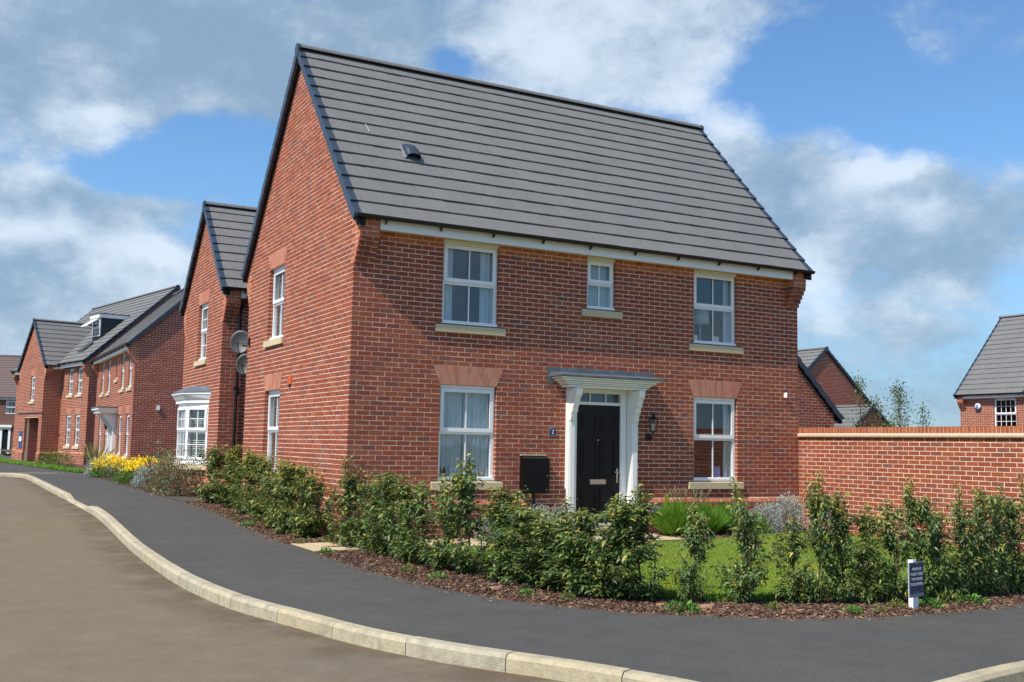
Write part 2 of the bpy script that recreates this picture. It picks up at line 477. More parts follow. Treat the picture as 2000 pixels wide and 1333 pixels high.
def window(F, u0, u1, v0, v1, parent, curtains='pair', bars=(1, 0), rec=.07, split=.52, trim=True, single=True, detail=True):
    w = -rec; t = .055
    fr = MB()
    fbox(fr, F, u0, u0+t, w-.07, w, v0, v1); fbox(fr, F, u1-t, u1, w-.07, w, v0, v1)
    fbox(fr, F, u0+t, u1-t, w-.07, w, v0, v0+t); fbox(fr, F, u0+t, u1-t, w-.07, w, v1-t, v1)
    vm = v0+(v1-v0)*(1-split)
    fbox(fr, F, u0+t, u1-t, w-.068, w-.002, vm-.028, vm+.028)
    fbox(fr, F, u0-.0, u1+.0, w, w+.05, v0-.002, v0+.038)                # plastic cill nosing
    if trim: fbox(fr, F, u0+.01, u1-.01, w, w+.022, v1-.045, v1-.003)
    win = fr.build('window', M_upvc, parent)
    # opening top light
    s = MB(); a0, a1, b0, b1 = u0+.030, u1-.030, vm+.012, v1-.052; q = .062
    fbox(s, F, a0, a0+q, w, w+.022, b0, b1); fbox(s, F, a1-q, a1, w, w+.022, b0, b1)
    fbox(s, F, a0+q, a1-q, w, w+.022, b0, b0+q); fbox(s, F, a0+q, a1-q, w, w+.022, b1-q, b1)
    s.build('sash', M_upvc, win)
    for (c0, c1, d0, d1) in ((a0+q, a1-q, b0+q, b1-q), (u0+t, u1-t, v0+t, vm-.028)):
        g = MB(); fbox(g, F, c0, c1, w-.032, w-.026, d0, d1); g.build('pane', M_glass, win)
        bb = MB()
        for k in range(bars[0]):
            c = c0+(c1-c0)*(k+1)/(bars[0]+1); fbox(bb, F, c-.011, c+.011, w-.024, w-.012, d0, d1)
        for k in range(bars[1]):
            c = d0+(d1-d0)*(k+1)/(bars[1]+1); fbox(bb, F, c0, c1, w-.023, w-.013, c-.010, c+.010)
        if bb.v: bb.build('glazing_bar', M_upvc, win)
    if curtains:
        cb = MB()
        spans = {'pair': [(u0-.02, u0+.24*(u1-u0)), (u1-.26*(u1-u0), u1+.02)], 'wide': [(u0-.02, u0+.47*(u1-u0)), (u0+.50*(u1-u0), u1+.02)],
                 'right': [(u1-.17*(u1-u0), u1+.03)], 'left': [(u0-.03, u0+.3*(u1-u0))], 'net': [(u0-.03, u1+.03)]}.get(curtains, [])
        for (c0, c1) in spans:
            nn = max(6, int((c1-c0)/.018)); pv = None
            for i in range(nn+1):
                u = c0+(c1-c0)*i/nn
                d = -rec-.125+.022*math.sin(i*1.25+u*9)+.008*math.sin(i*.6)
                if pv:
                    cb.poly([F(pv[0], pv[1], v0-.02), F(u, d, v0-.02), F(u, d, v1), F(pv[0], pv[1], v1)])
                pv = (u, d)
        if cb.v: cb.build('curtain', M_curtain, win, smooth=True)
        if curtains == 'blind':
            bl = MB()
            n = int((v1-v0)/.05)
            for i in range(n):
                z = v0+.03+i*.05
                bl.poly([F(u0+.03, w-.12, z), F(u1-.03, w-.12, z), F(u1-.03, w-.15, z+.028), F(u0+.03, w-.15, z+.028)])
            bl.build('blind', M_blind, win)
    return win

def sill(F, u0, u1, v, parent, h=.15, over=.12):
    mb = MB(); e = .012
    a, b, z0, z1 = u0-over, u1+over, v-h+.004, v-.002
    mb.hexa([F(a, .045, z0), F(b, .045, z0), F(b, -.11, z0), F(a, -.11, z0), F(a, .045, z1-.03), F(b, .045, z1-.03), F(b, -.11, z1), F(a, -.11, z1)])
    return mb.build('window_sill', M_stone, parent)

def arch(F, u0, u1, v0, parent, h=.30, flare=.125, single=True):
    n = max(6, int(round((u1-u0+flare)/.0765)))
    out = []
    mb = MB(); fbox(mb, F, u0-.02, u1+.02, -.10, -.012, v0+.003, v0+h-.003)
    # splayed backing, same outline as the arch
    mb = MB()
    mb.hexa([F(u0, .0, v0+.002), F(u1, .0, v0+.002), F(u1, -.10, v0+.002), F(u0, -.10, v0+.002),
             F(u0-flare, .0, v0+h-.002), F(u1+flare, .0, v0+h-.002), F(u1+flare, -.10, v0+h-.002), F(u0-flare, -.10, v0+h-.002)])
    a = mb.build('flat_arch', M_mortar_pink, parent)
    rest = MB()
    for i in range(n):
        cut = .62 if i % 2 else .36
        for (k0, k1) in ((0, cut), (cut, 1)):
            def U(fr, k):
                lo = u0-flare*k; hi = u1+flare*k
                return lo+(hi-lo)*fr
            f0, f1 = i/n, (i+1)/n
            g = .0042
            z0, z1 = v0+h*k0+.003, v0+h*k1-.003
            ww = .003+rnd.uniform(-.001, .001)
            pts = [F(U(f0, k0)+g, ww, z0), F(U(f1, k0)-g, ww, z0), F(U(f1, k0)-g, -.09, z0), F(U(f0, k0)+g, -.09, z0),
                   F(U(f0, k1)+g, ww, z1), F(U(f1, k1)-g, ww, z1), F(U(f1, k1)-g, -.09, z1), F(U(f0, k1)+g, -.09, z1)]
            if single:
                b = MB(); b.hexa(pts, rnd.choice(PINK)); b.build('arch_brick', M_arch, a)
            else: rest.hexa(pts, rnd.choice(PINK))
    if rest.v:
        o = rest.build('arch_bricks', M_arch, a); o['kind'] = 'stuff'
    return a
M_mortar_pink = material('arch mortar', (.66, .47, .37), .95, nscale=20, namp=.1)

# ------------------------------------------------------------------ roof
TILE_MESH = {}
def slope_frame(p0, p1, q0):
    """frame of a roof slope: p0-p1 the eave, q0 a ridge point above p0"""
    p0, p1, q0 = Vector(p0), Vector(p1), Vector(q0)
    e = (p1-p0).normalized(); s = q0-p0; s = s-e*(s.dot(e)); S = s.length; s.normalize()
    n = e.cross(s)
    if n.z < 0: n = -n
    return p0, e, s, n, (p1-p0).length, S

def roof_slope(parent, Mw, p0, p1, q0, single=0, rows=None, mat=None, clip=None, skip=None, deck=True, tw=.30):
    o, e, s, n, Ln, S = slope_frame(p0, p1, q0)
    rows = rows or max(1, int(round(S/.337))); g = S/rows
    mat = mat or M_tile
    X = lambda a, b, c: tuple(o+e*a+s*b+n*c)
    if deck:
        d = MB(); d.hexa([X(.02, .03, -.09), X(Ln-.02, .03, -.09), X(Ln-.02, S, -.09), X(.02, S, -.09), X(.02, .03, -.052), X(Ln-.02, .03, -.052), X(Ln-.02, S, -.052), X(.02, S, -.052)])
        if not clip: d.build('roof_felt', M_deck, parent)
    tiles = []
    ncol = int(round(Ln/tw)); cw = Ln/ncol
    for r in range(rows):
        b0, b1 = r*g, (r+1)*g+.045
        if r == rows-1: b1 = S-.01
        edges = [0.0]+[(i+(.5 if r % 2 else 0))*cw for i in range(ncol+1)]+[Ln]
        edges = sorted(set(round(x, 5) for x in edges if 0 <= x <= Ln))
        lo, hi = (0, Ln) if clip is None else clip((r+.5)*g)
        for a0, a1 in zip(edges, edges[1:]):
            a0, a1 = max(a0, lo), min(a1, hi)
            if a1-a0 < .02: continue
            if skip and skip((a0+a1)/2, (b0+b1)/2): continue
            j = rnd.uniform(-.003, .003)
            P = [X(a0+.0020, b0, -.023+j), X(a1-.0020, b0, -.023+j), X(a1-.0020, b1, -.052), X(a0+.0020, b1, -.052),
                 X(a0+.0020, b0, j), X(a1-.0020, b0, j), X(a1-.0020, b1, -.030), X(a0+.0020, b1, -.030)]
            full = abs((a1-a0)-cw) < 1e-4 and r < rows-1
            ci = rnd.choice((0, 0, 1, 1, 2, 3, 4))
            tiles.append((P, ci, full))
    COLS = [(1, 1, 1), (.98, .98, .985), (1.015, 1.015, 1.01), (.965, .965, .975), (1.03, 1.03, 1.03)]
    order = sorted((((Mw @ Vector(t[0][4]))-CAM).length, i) for i, t in enumerate(tiles) if t[2])[:single] if single else []
    sel = set(i for _, i in order)
    rest = MB()
    for i, (P, ci, full) in enumerate(tiles):
        if i in sel:
            P = [Vector(p) for p in P]; o0 = P[0]
            key = (id(mat), ci, round(cw, 3), tuple(round(x, 2) for x in s), tuple(round(x, 2) for x in e))
            if key not in TILE_MESH:
                mb = MB(); mb.hexa([tuple(p-o0) for p in P], COLS[ci]); TILE_MESH[key] = mb.mesh('roof_tile', mat)
            link('roof_tile', TILE_MESH[key], parent, tuple(o0))
        else: rest.hexa(P, COLS[ci])
    if rest.v:
        ob = rest.build('roof_tiling', mat, parent); ob['kind'] = 'stuff'
    return rows, g

def verge(parent, p0, q0, out, rows, n_up, mat=None, single=True, wd=.11):
    """stepped plastic verge caps up one rake; out = unit vector away from the roof"""
    p0, q0, out = Vector(p0), Vector(q0), Vector(out)
    s = (q0-p0); S = s.length; s.normalize(); n = Vector(n_up).normalized(); g = S/rows
    rest = MB()
    for r in range(rows):
        b0, b1 = r*g-.03, (r+1)*g+.012
        if r == rows-1: b1 = S
        X = lambda a, b, c: tuple(p0+out*a+s*b+n*c)
        mb = MB()
        mb.hexa([X(-.02, b0, -.125), X(.035, b0, -.125), X(.035, b1, -.150), X(-.02, b1, -.150), X(-.075, b0, .010), X(.040, b0, .010), X(.040, b1, -.022), X(-.075, b1, -.022)])
        if single: mb.build('verge_cap', mat or M_verge, parent)
        else: rest.v += mb.v; k = len(rest.v)-8; rest.f += [tuple(k+i for i in f) for f in mb.f]; rest.c += mb.c
    if rest.v: rest.build('verge_trim', mat or M_verge, parent)

def ridge(parent, a, b, r=.105, unit=.45, single=True, mat=None, ends=True):
    a, b = Vector(a), Vector(b); d = (b-a); Ln = d.length; d.normalize()
    side = d.cross(Vector((0, 0, 1))).normalized(); n = max(1, int(round(Ln/unit))); u = Ln/n
    allm = MB()
    for i in range(n):
        mb = MB(); K = 8; ring = []
        for t_, rr in ((i*u+.003, r*1.0), ((i+1)*u-.003, r*.97)):
            for k in range(K+1):
                an = math.radians(8)+math.radians(164)*k/K
                for q in (1.0, .86):
                    ring.append(tuple(a+d*t_+side*(rr*q*math.cos(an)*1.02)+Vector((0, 0, 1))*(rr*q*math.sin(an)-.055)))
        m = 2*(K+1)
        mb.v = ring
        for k in range(K):
            mb.f += [(2*k, 2*k+2, m+2*k+2, m+2*k), (2*k+1, m+2*k+1, m+2*k+3, 2*k+3), (2*k, 2*k+1, 2*k+3, 2*k+2), (m+2*k, m+2*k+2, m+2*k+3, m+2*k+1)]
        mb.f += [(0, m, m+1, 1), (2*K, 2*K+1, m+2*K+1, m+2*K)]
        mb.c = [(1, 1, 1)]*len(mb.f)
        if single: mb.build('ridge_tile', mat or M_tile, parent)
        else:
            k = len(allm.v); allm.v += mb.v; allm.f += [tuple(k+i_ for i_ in f) for f in mb.f]; allm.c += mb.c
    if allm.v: allm.build('ridge', mat or M_tile, parent)
    if ends:
        for p, sg in ((a, -1), (b, 1)):
            mb = MB(); ring = []
            for t_ in (0, .045):
                ring.append([tuple(p+d*(sg*t_)+side*(r*1.08*math.cos(math.radians(180)*k/10)*1.05)+Vector((0, 0, 1))*(r*1.08*math.sin(math.radians(180)*k/10)*1.0-.06)) for k in range(11)]+
                            [tuple(p+d*(sg*t_)+side*(x)+Vector((0, 0, -.20))) for x in (-.07, .07)])
            m = len(ring[0]); mb.v = ring[0]+ring[1]
            mb.f = [tuple(range(m))[::-1], tuple(range(m, 2*m))]+[(k, (k+1) % m, m+(k+1) % m, m+k) for k in range(m)]
            mb.c = [(1, 1, 1)]*len(mb.f)
            mb.build('ridge_end', M_verge, parent)

def gutter(parent, a, b, out, r=.054, brackets=True, mat=None, unit=.9):
    a, b, out = Vector(a), Vector(b), Vector(out); d = (b-a); Ln = d.length; d.normalize()
    mb = MB(); K = 7; ring = []
    for t_ in (0, Ln):
        for k in range(K+1):
            an = math.pi+math.pi*k/K
            for q in (1.0, .9):
                ring.append(tuple(a+d*t_+out*(r*q*math.cos(an))+Vector((0, 0, 1))*(r*q*math.sin(an))))
    m = 2*(K+1); mb.v = ring
    for k in range(K):
        mb.f += [(2*k, 2*k+2, m+2*k+2, m+2*k), (2*k+1, m+2*k+1, m+2*k+3, 2*k+3)]
    mb.f += [(0, m, m+1, 1), (2*K, 2*K+1, m+2*K+1, m+2*K), tuple(2*k for k in range(K+1)), tuple(m+2*k for k in range(K+1))]
    mb.c = [(1, 1, 1)]*len(mb.f)
    g = mb.build('gutter', mat or M_black, parent, smooth=False)
    if brackets:
        n = int(Ln/unit)
        for i in range(n):
            t_ = .5+(Ln-.9)*i/max(1, n-1)
            p = a+d*t_; q = Vector((0, 0, 1))
            X = lambda x, y, z: tuple(p+d*x+out*y+q*z)
            bm = MB()
            bm.hexa([X(-.012, -.075, -.105), X(.012, -.075, -.105), X(.012, -.06, -.105), X(-.012, -.06, -.105), X(-.012, -.075, .01), X(.012, -.075, .01), X(.012, .055, .0), X(-.012, .055, .0)])
            bm.v[2] = X(.012, -.055, -.095); bm.v[3] = X(-.012, -.055, -.095)
            bm.build('gutter_bracket', mat or M_black, g)
    return g

# ------------------------------------------------------------------ house shell
def house(label, M, Wd, D, ze, zr, zb, front=None, left=None, right=None, single=0, tiles=0, cat='house', e=.30, ov=.08, detail=True,
          orange_front=True, plinth=True, kneel=True, tilemat=None, name='brick_house', roof_clip=None, back_slope=True, brick_front=True,
          brick_left=True, brick_right=False, right_ov=None, interior=True, soffit_box=True, wz=None, roofs=True, fascia=True, group=None, farmat=None):
    farmat = farmat or M_farbrick
    H = empty(name, label, cat, M, group)
    front = front or []; left = left or []; right = right or []
    ov2 = ov if right_ov is None else right_ov
    sl_ = (zr-ze)/(D/2+e)
    FF = lambda u, w, v: (u, -w, v)
    FB = lambda u, w, v: (u, D+w, v)
    FL = lambda u, w, v: (-w, u, v)
    FR = lambda u, w, v: (Wd+w, u, v)
    fr = dict(front=FF, back=FB, left=FL, right=FR)
    topw = ze-.08 if wz is None else wz
    zk = math.floor((ze-.15)/.075)*.075      # soffit level
    vtop = zr-.17
    def glo(v):     # gable outline, kneelers included
        rake = (v-(ze-.13))/sl_-e+.02
        if kneel:
            if v < zk-.525: b = 0.0
            elif v < zk-.15: b = -.045*(1+math.floor((v-(zk-.525))/.075))
            else: b = -.235
        else: b = 0.0
        return max(b, rake)
    ghi = lambda v: D-glo(v)
    gbr = [zk-.525+.075*i for i in range(6)]+[ze-.13+sl_*(e-.02-.235), ze-.13+sl_*(e-.02)]
    def mk(face, holes, F, lo, hi, v0, v1, bricked, nm, org=None, br=()):
        wp = mortar(F, lo, hi, v0, v1, holes, H, name=nm, vbreaks=br, mat=None if bricked else farmat)
        return wp
    # front & back
    ftop = round((topw)/.075)*.075
    wf = mk('front', front, FF, lambda v: .0035, lambda v: Wd-.0035, zb, ftop+.05, brick_front, 'front_wall')
    if brick_front:
        orange = (lambda u, v: v > zk-.15) if orange_front else None
        bs = lay_bricks(FF, 0, lambda v: .003, lambda v: Wd-.003, 0 if plinth else zb, ftop, front, orange=orange)
        if plinth: bs += plinth_rows(FF, Wd, zb, H, [h for h in front if h[0] < -.1])
        place_bricks(bs, wf, M, single)
    mk('back', [], FB, lambda v: .008, lambda v: Wd-.008, zb, ftop+.05, False, 'back_wall')
    for F, holes, nm, bk in ((FL, left, 'gable_wall', brick_left), (FR, right, 'far_gable_wall', brick_right)):
        wp = mk(nm, holes, F, lambda v: glo(v)+.0065, lambda v: ghi(v)-.0065, zb, vtop-.02, bk, nm, br=gbr)
        if bk:
            org = lambda u, v: (v > zk-.55 and (u < .10 or u > D-.10))
            n_ = int((vtop)/.075)
            bs = lay_bricks(F, 0, lambda v: glo(v)+.006, lambda v: ghi(v)-.006, 0 if plinth else zb, n_*.075, holes, orange=org, off=1)
            if plinth: bs += plinth_rows(F, D, zb, H, [h for h in holes if h[0] < -.1])
            place_bricks(bs, wp, M, single//2 if F is FL else 0)
    # kneelers at the corners
    if kneel:
        for (xa, xb) in ((.006, .325), (Wd-.325, Wd-.006)):
            for sgn, y0 in ((-1, 0), (1, D)):
                kb = MB(); km = MB()
                for i in range(9):
                    z0 = zk-.525+i*.075
                    d_ = .045*(i+1) if i < 5 else .235
                    if z0+.075 > ze-.02: continue
                    ya, yb = y0+sgn*-.02, y0+sgn*(d_)
                    a_, b_ = min(ya, yb), max(ya, yb)
                    km.box(xa+.008, xb-.008, a_, b_-.0 if sgn < 0 else b_-.008, z0, z0+.0751)
                    if sgn < 0: pass
                    col = lambda: rnd.choice(ORANGE) if i >= 5 else PAL[pick()]
                    mid = xa+.105 if i % 2 else xa+.215
                    for (c0, c1) in ((xa, mid-.005), (mid+.005, xb)):
                        kb.box(c0, c1, a_-(.004 if sgn < 0 else 0), b_+(.004 if sgn > 0 else 0), z0+.005, z0+.070, col())
                k = km.build('kneeler', M_mortar, H)
                kb.build('corbel_bricks', M_brick, k)['kind'] = 'stuff'
    # fascia, soffit, gutter
    if fascia:
        for sgn, y0, out in ((-1, 0, (0, -1, 0)), (1, D, (0, 1, 0))):
            a, b = (.33, Wd-.33) if kneel else (.01, Wd-.01)
            ya, yb = y0+sgn*.205, y0+sgn*.23
            f_ = MB(); f_.box(a, b, min(ya, yb), max(ya, yb), zk-.030, ze-.025); f_.build('fascia', M_fascia, H)
            s_ = MB(); ya, yb = y0, y0+sgn*.2045; s_.box(a+.002, b-.002, min(ya, yb), max(ya, yb), zk+.004, zk+.016); s_.build('soffit', M_cream, H)
            if sgn < 0 or detail:
                gutter(H, (-ov-.02, y0+sgn*(e+.032), ze-.022), (Wd+ov2+.02, y0+sgn*(e+.032), ze-.022), out, brackets=(sgn < 0))
    # roof
    if roofs:
        R = bpy.data.objects.new('roof', None); COL.objects.link(R); R.parent = H
        yr = D/2
        rows, g = roof_slope(R, M, (-ov, -e, ze), (Wd+ov2, -e, ze), (-ov, yr, zr), single=tiles, mat=tilemat, clip=roof_clip)
        if back_slope: roof_slope(R, M, (-ov, D+e, ze), (Wd+ov2, D+e, ze), (-ov, yr, zr), mat=tilemat, rows=rows)
        nf = Vector((0, -sl_, 1)); nb = Vector((0, sl_, 1))
        for x, o_ in ((-ov, (-1, 0, 0)), (Wd+ov2, (1, 0, 0))):
            verge(R, (x, -e, ze), (x, yr, zr), o_, rows, nf, single=tiles > 0)
            verge(R, (x, D+e, ze), (x, yr, zr), o_, rows, nb, single=tiles > 0)
            # undercloak under the rake
            uc = MB()
            for ya in (-e, D+e):
                xa, xb = (x, x+.14) if x < 0 else (x-.14, x)
                uc.hexa([(xa, ya, ze-.19), (xb, ya, ze-.19), (xb, yr, zr-.19), (xa, yr, zr-.19), (xa, ya, ze-.09), (xb, ya, ze-.09), (xb, yr, zr-.09), (xa, yr, zr-.09)])
            uc.build('undercloak', M_deck, R)
        ridge(R, (-ov, yr, zr-.008), (Wd+ov2, yr, zr-.008), single=tiles > 0, mat=tilemat)
        H['roof_'] = 0; del H['roof_']
    else: R = None
    if interior:
        it = MB()
        it.box(.3, Wd-.3, .25, D-.25, -.30, -.22); it.box(.3, Wd-.3, .25, D-.25, 2.22, 2.40); it.box(.3, Wd-.3, .25, D-.25, zk+.02, zk+.06)
        it.box(.3, Wd-.3, D*.5, D*.5+.1, -.22, 2.22); it.box(.3, Wd-.3, D*.5, D*.5+.1, 2.40, zk+.02)
        it.box(Wd-.27, Wd-.235, .25, D-.25, -.22, zk); it.box(.3, Wd-.3, D-.28, D-.24, -.22, zk)
        for x in (Wd*.38, Wd*.62): it.box(x, x+.1, .25, D*.5, -.22, 2.22); it.box(x, x+.1, .25, D*.5, 2.40, zk+.02)
        it.build('interior', M_wall, H)
    return H, R, fr

def plinth_rows(F, Lh, zb, parent, holes=()):
    lo = lambda v: -.036; hi = lambda v: Lh+.036
    n = int(math.ceil(-zb/.075))
    b = lay_bricks(F, 0, lo, hi, -.075, 0, holes, w=.040, depth=.10, slant=.034, pal=ORANGE)
    b += lay_bricks(F, 0, lo, hi, -n*.075, -.075, holes, w=.040, depth=.10)
    mb = MB(); cuts = [(-.037, Lh+.037)]
    for h in holes: cuts = [(-.037, h[2]-.006), (h[3]+.006, Lh+.037)]
    for ca, cb_ in cuts:
        fbox(mb, F, ca, cb_, -.02, .037, -n*.075, -.078); mb.hexa([F(ca, .036, -.078), F(cb_, .036, -.078), F(cb_, -.02, -.078), F(ca, -.02, -.078), F(ca, .004, -.002), F(cb_, .004, -.002), F(cb_, -.02, -.002), F(ca, -.02, -.002)])
    mb.build('plinth', M_mortar, parent)
    return b

# ================================================================== GROUND
def sheet(name, left, right, base, mat, m=4, dz=None, kind='structure', label=None, n=4):
    """strip of ground between two lines of points"""
    def res(P):
        out = []
        for a, b in zip(P, P[1:]):
            k = max(1, min(12, int(math.hypot(b[0]-a[0], b[1]-a[1])/1.0)))
            out.append(k)
        return out
    ks = [max(a, b) for a, b in zip(res(left), res(right))]
    LL, RR = [], []
    for i, k in enumerate(ks):
        for j in range(k):
            t = j/k
            LL.append((left[i][0]+(left[i+1][0]-left[i][0])*t, left[i][1]+(left[i+1][1]-left[i][1])*t))
            RR.append((right[i][0]+(right[i+1][0]-right[i][0])*t, right[i][1]+(right[i+1][1]-right[i][1])*t))
    LL.append(left[-1][:2]); RR.append(right[-1][:2])
    mb = MB()
    for a, b in zip(LL, RR):
        for j in range(m+1):
            t = j/m; x = a[0]+(b[0]-a[0])*t; y = a[1]+(b[1]-a[1])*t
            z = base+rise(y)+(dz(x, y, t) if dz else 0)
            mb.v.append((x, y, z))
    for i in range(len(LL)-1):
        for j in range(m):
            q = i*(m+1)+j
            mb.f.append((q, q+1, q+m+2, q+m+1)); mb.c.append((1, 1, 1))
    me = mb.mesh(name, mat)
    o = link(name, me); o['kind'] = kind
    if label: o['label'] = label
    return o

def catmull(P, n=6):
    out = []
    for i in range(len(P)-1):
        p0 = P[max(0, i-1)]; p1 = P[i]; p2 = P[i+1]; p3 = P[min(len(P)-1, i+2)]
        for k in range(n):
            t = k/n
            out.append(tuple(.5*((2*p1[j])+(-p0[j]+p2[j])*t+(2*p0[j]-5*p1[j]+4*p2[j]-p3[j])*t*t+(-p0[j]+3*p1[j]-3*p2[j]+p3[j])*t**3) for j in (0, 1)))
    out.append(P[-1]); return out

def asphalt(name, col, warm, spots, scale=1.0, warmlo=.46, warmhi=.72, agg=.28):
    m = bpy.data.materials.new(name); m.use_nodes = True
    t = m.node_tree; nd = t.nodes; lk = t.links; b = nd['Principled BSDF']; b.inputs['Roughness'].default_value = .88
    b.inputs['Specular IOR Level'].default_value = .25
    g = nd.new('ShaderNodeNewGeometry')
    def nz(s, d, r=.6):
        n_ = nd.new('ShaderNodeTexNoise'); n_.inputs['Scale'].default_value = s; n_.inputs['Detail'].default_value = d; n_.inputs['Roughness'].default_value = r
        lk.new(g.outputs['Position'], n_.inputs[0]); return n_.outputs[0]
    def mr(v, a, b_, c, d):
        r_ = nd.new('ShaderNodeMapRange'); lk.new(v, r_.inputs[0])
        for i, x in enumerate((a, b_, c, d)): r_.inputs[i+1].default_value = x
        return r_.outputs[0]
    def mx(f, a, b_, mode='MIX'):
        x = nd.new('ShaderNodeMix'); x.data_type = 'RGBA'; x.blend_type = mode
        if isinstance(f, float): x.inputs[0].default_value = f
        else: lk.new(f, x.inputs[0])
        for i, v in ((6, a), (7, b_)):
            if isinstance(v, tuple): x.inputs[i].default_value = (*v, 1)
            else: lk.new(v, x.inputs[i])
        return x.outputs[2]
    c = mx(mr(nz(.45*scale, 7), warmlo, warmhi, 0, 1), col, warm)
    c = mx(mr(nz(1.7*scale, 6), .60, .78, 0, .55), c, spots)
    c = mx(1.0, c, mr(nz(3.0, 7, .7), .3, .7, .89, 1.11), 'MULTIPLY')
    vo = nd.new('ShaderNodeTexVoronoi'); vo.inputs['Scale'].default_value = 120; lk.new(g.outputs['Position'], vo.inputs[0])
    c = mx(1.0, c, mr(vo.outputs['Distance'], .1, .7, 1+agg*.55, 1-agg), 'MULTIPLY')
    c = mx(1.0, c, mr(nz(300, 2), .3, .7, .82, 1.18), 'MULTIPLY')
    lk.new(c, b.inputs[0])
    bp = nd.new('ShaderNodeBump'); bp.inputs['Strength'].default_value = .5; bp.inputs['Distance'].default_value = .006
    lk.new(vo.outputs['Distance'], bp.inputs['Height']); lk.new(bp.outputs[0], b.inputs['Normal'])
    return m
M_road = asphalt('road asphalt', (.208, .166, .108), (.186, .156, .112), (.21, .145, .085), 1.0)
M_foot = asphalt('footway asphalt', (.091, .088, .081), (.112, .105, .090), (.14, .112, .078), 1.2, .5, .8)
M_soil = material('soil', (.085, .052, .036), .95, nscale=18, namp=.35, bump=.8, bscale=30)
M_field = material('rough grass ground', (.07, .11, .03), .95, nscale=3, namp=.3, n2scale=.2, n2col=(.13, .11, .06), n2lo=.45, n2hi=.7)
M_turf = material('turf', (.135, .19, .02), .9, nscale=9, namp=.35, n2scale=1.3, n2col=(.14, .17, .035), n2lo=.5, n2hi=.8)

KERB = [(-60, 25.5), (-6, 25.5), (-4, 25.45), (-3.25, 25.1), (-2.9, 24.3), (-2.82, 22), (-2.82, 16), (-2.82, 11), (-2.82, 7), (-2.85, 3), (-2.92, 0), (-2.97, -2.0), (-2.96, -3.5),
        (-2.84, -4.9), (-2.60, -6.0), (-2.34, -7.1), (-1.98, -7.98), (-1.55, -8.72), (-1.22, -9.42), (-1.0, -9.98), (-.52, -10.40), (.25, -10.36), (1.25, -10.17), (2.2, -10.1), (5, -10.0), (12, -9.6), (60, -7.5)]
EDGE = [(-.9, 24.3), (-.9, 22), (-.9, 16), (-.9, 11), (-.9, 7), (-.9, 3), (-.9, 0), (-.92, -1.6), (-.93, -3.0), (-.90, -4.0), (-.78, -5.0), (-.55, -5.95), (-.22, -6.6),
        (.2, -7.15), (.7, -7.55), (1.15, -7.83), (1.6, -8.03), (2.2, -8.17), (2.9, -8.21), (3.6, -8.18), (6, -7.9), (14, -7.1), (60, -4.5)]
ground_z = -.86
g = MB(); g.box(-900, 900, -900, 900, ground_z-.5, ground_z); o = g.build('ground', M_field); o['kind'] = 'structure'

def drop(y):  # lowered crossing by the drive
    a = max(0, min(1, (y-6.3)/.9)); b = max(0, min(1, (10.9-y)/.9)); return min(a, b)
KS = catmull(KERB, 6); ES = catmull(EDGE, 6)
off = []
for i, p in enumerate(KS):
    a = KS[max(0, i-1)]; b = KS[min(len(KS)-1, i+1)]
    dx, dy = b[0]-a[0], b[1]-a[1]; l = math.hypot(dx, dy) or 1
    off.append((-dy/l, dx/l))
KB = [(p[0]+n_[0]*.13, p[1]+n_[1]*.13) for p, n_ in zip(KS, off)]
sheet('road', [(-120, -60), (-120, 0), (-120, 6), (-120, 27)], [(80, -60), (80, 0), (80, 6), (80, 27)], -.72, M_road, m=2)
sheet('footway', KB[24:], ES, -.60, M_foot, m=10, dz=lambda x, y, t: -.085*drop(y)*max(0, 1-t*2.2) if x > -4 else 0)
# soil block behind the footway edge
sheet('footway', [(-60, 25.63), (-4.05, 25.58), (-4.0, 58)][:2]+[(-3.18, 25.22), (-2.77, 24.35)], [(-60, 60), (-.905, 60), (-.905, 30), (-.905, 24.3)], -.60, M_foot, m=6)
ins = [(60, y) for x, y in EDGE[:7]]+[(60, -1-.2*i) for i in range(16)]
sheet('garden_soil', ES, catmull(ins, 6), -.606, M_soil, m=3)
sheet('garden_soil', [(-.9, 24.3), (-.9, 95)], [(60, 24.3), (60, 95)], -.606, M_soil, m=3)

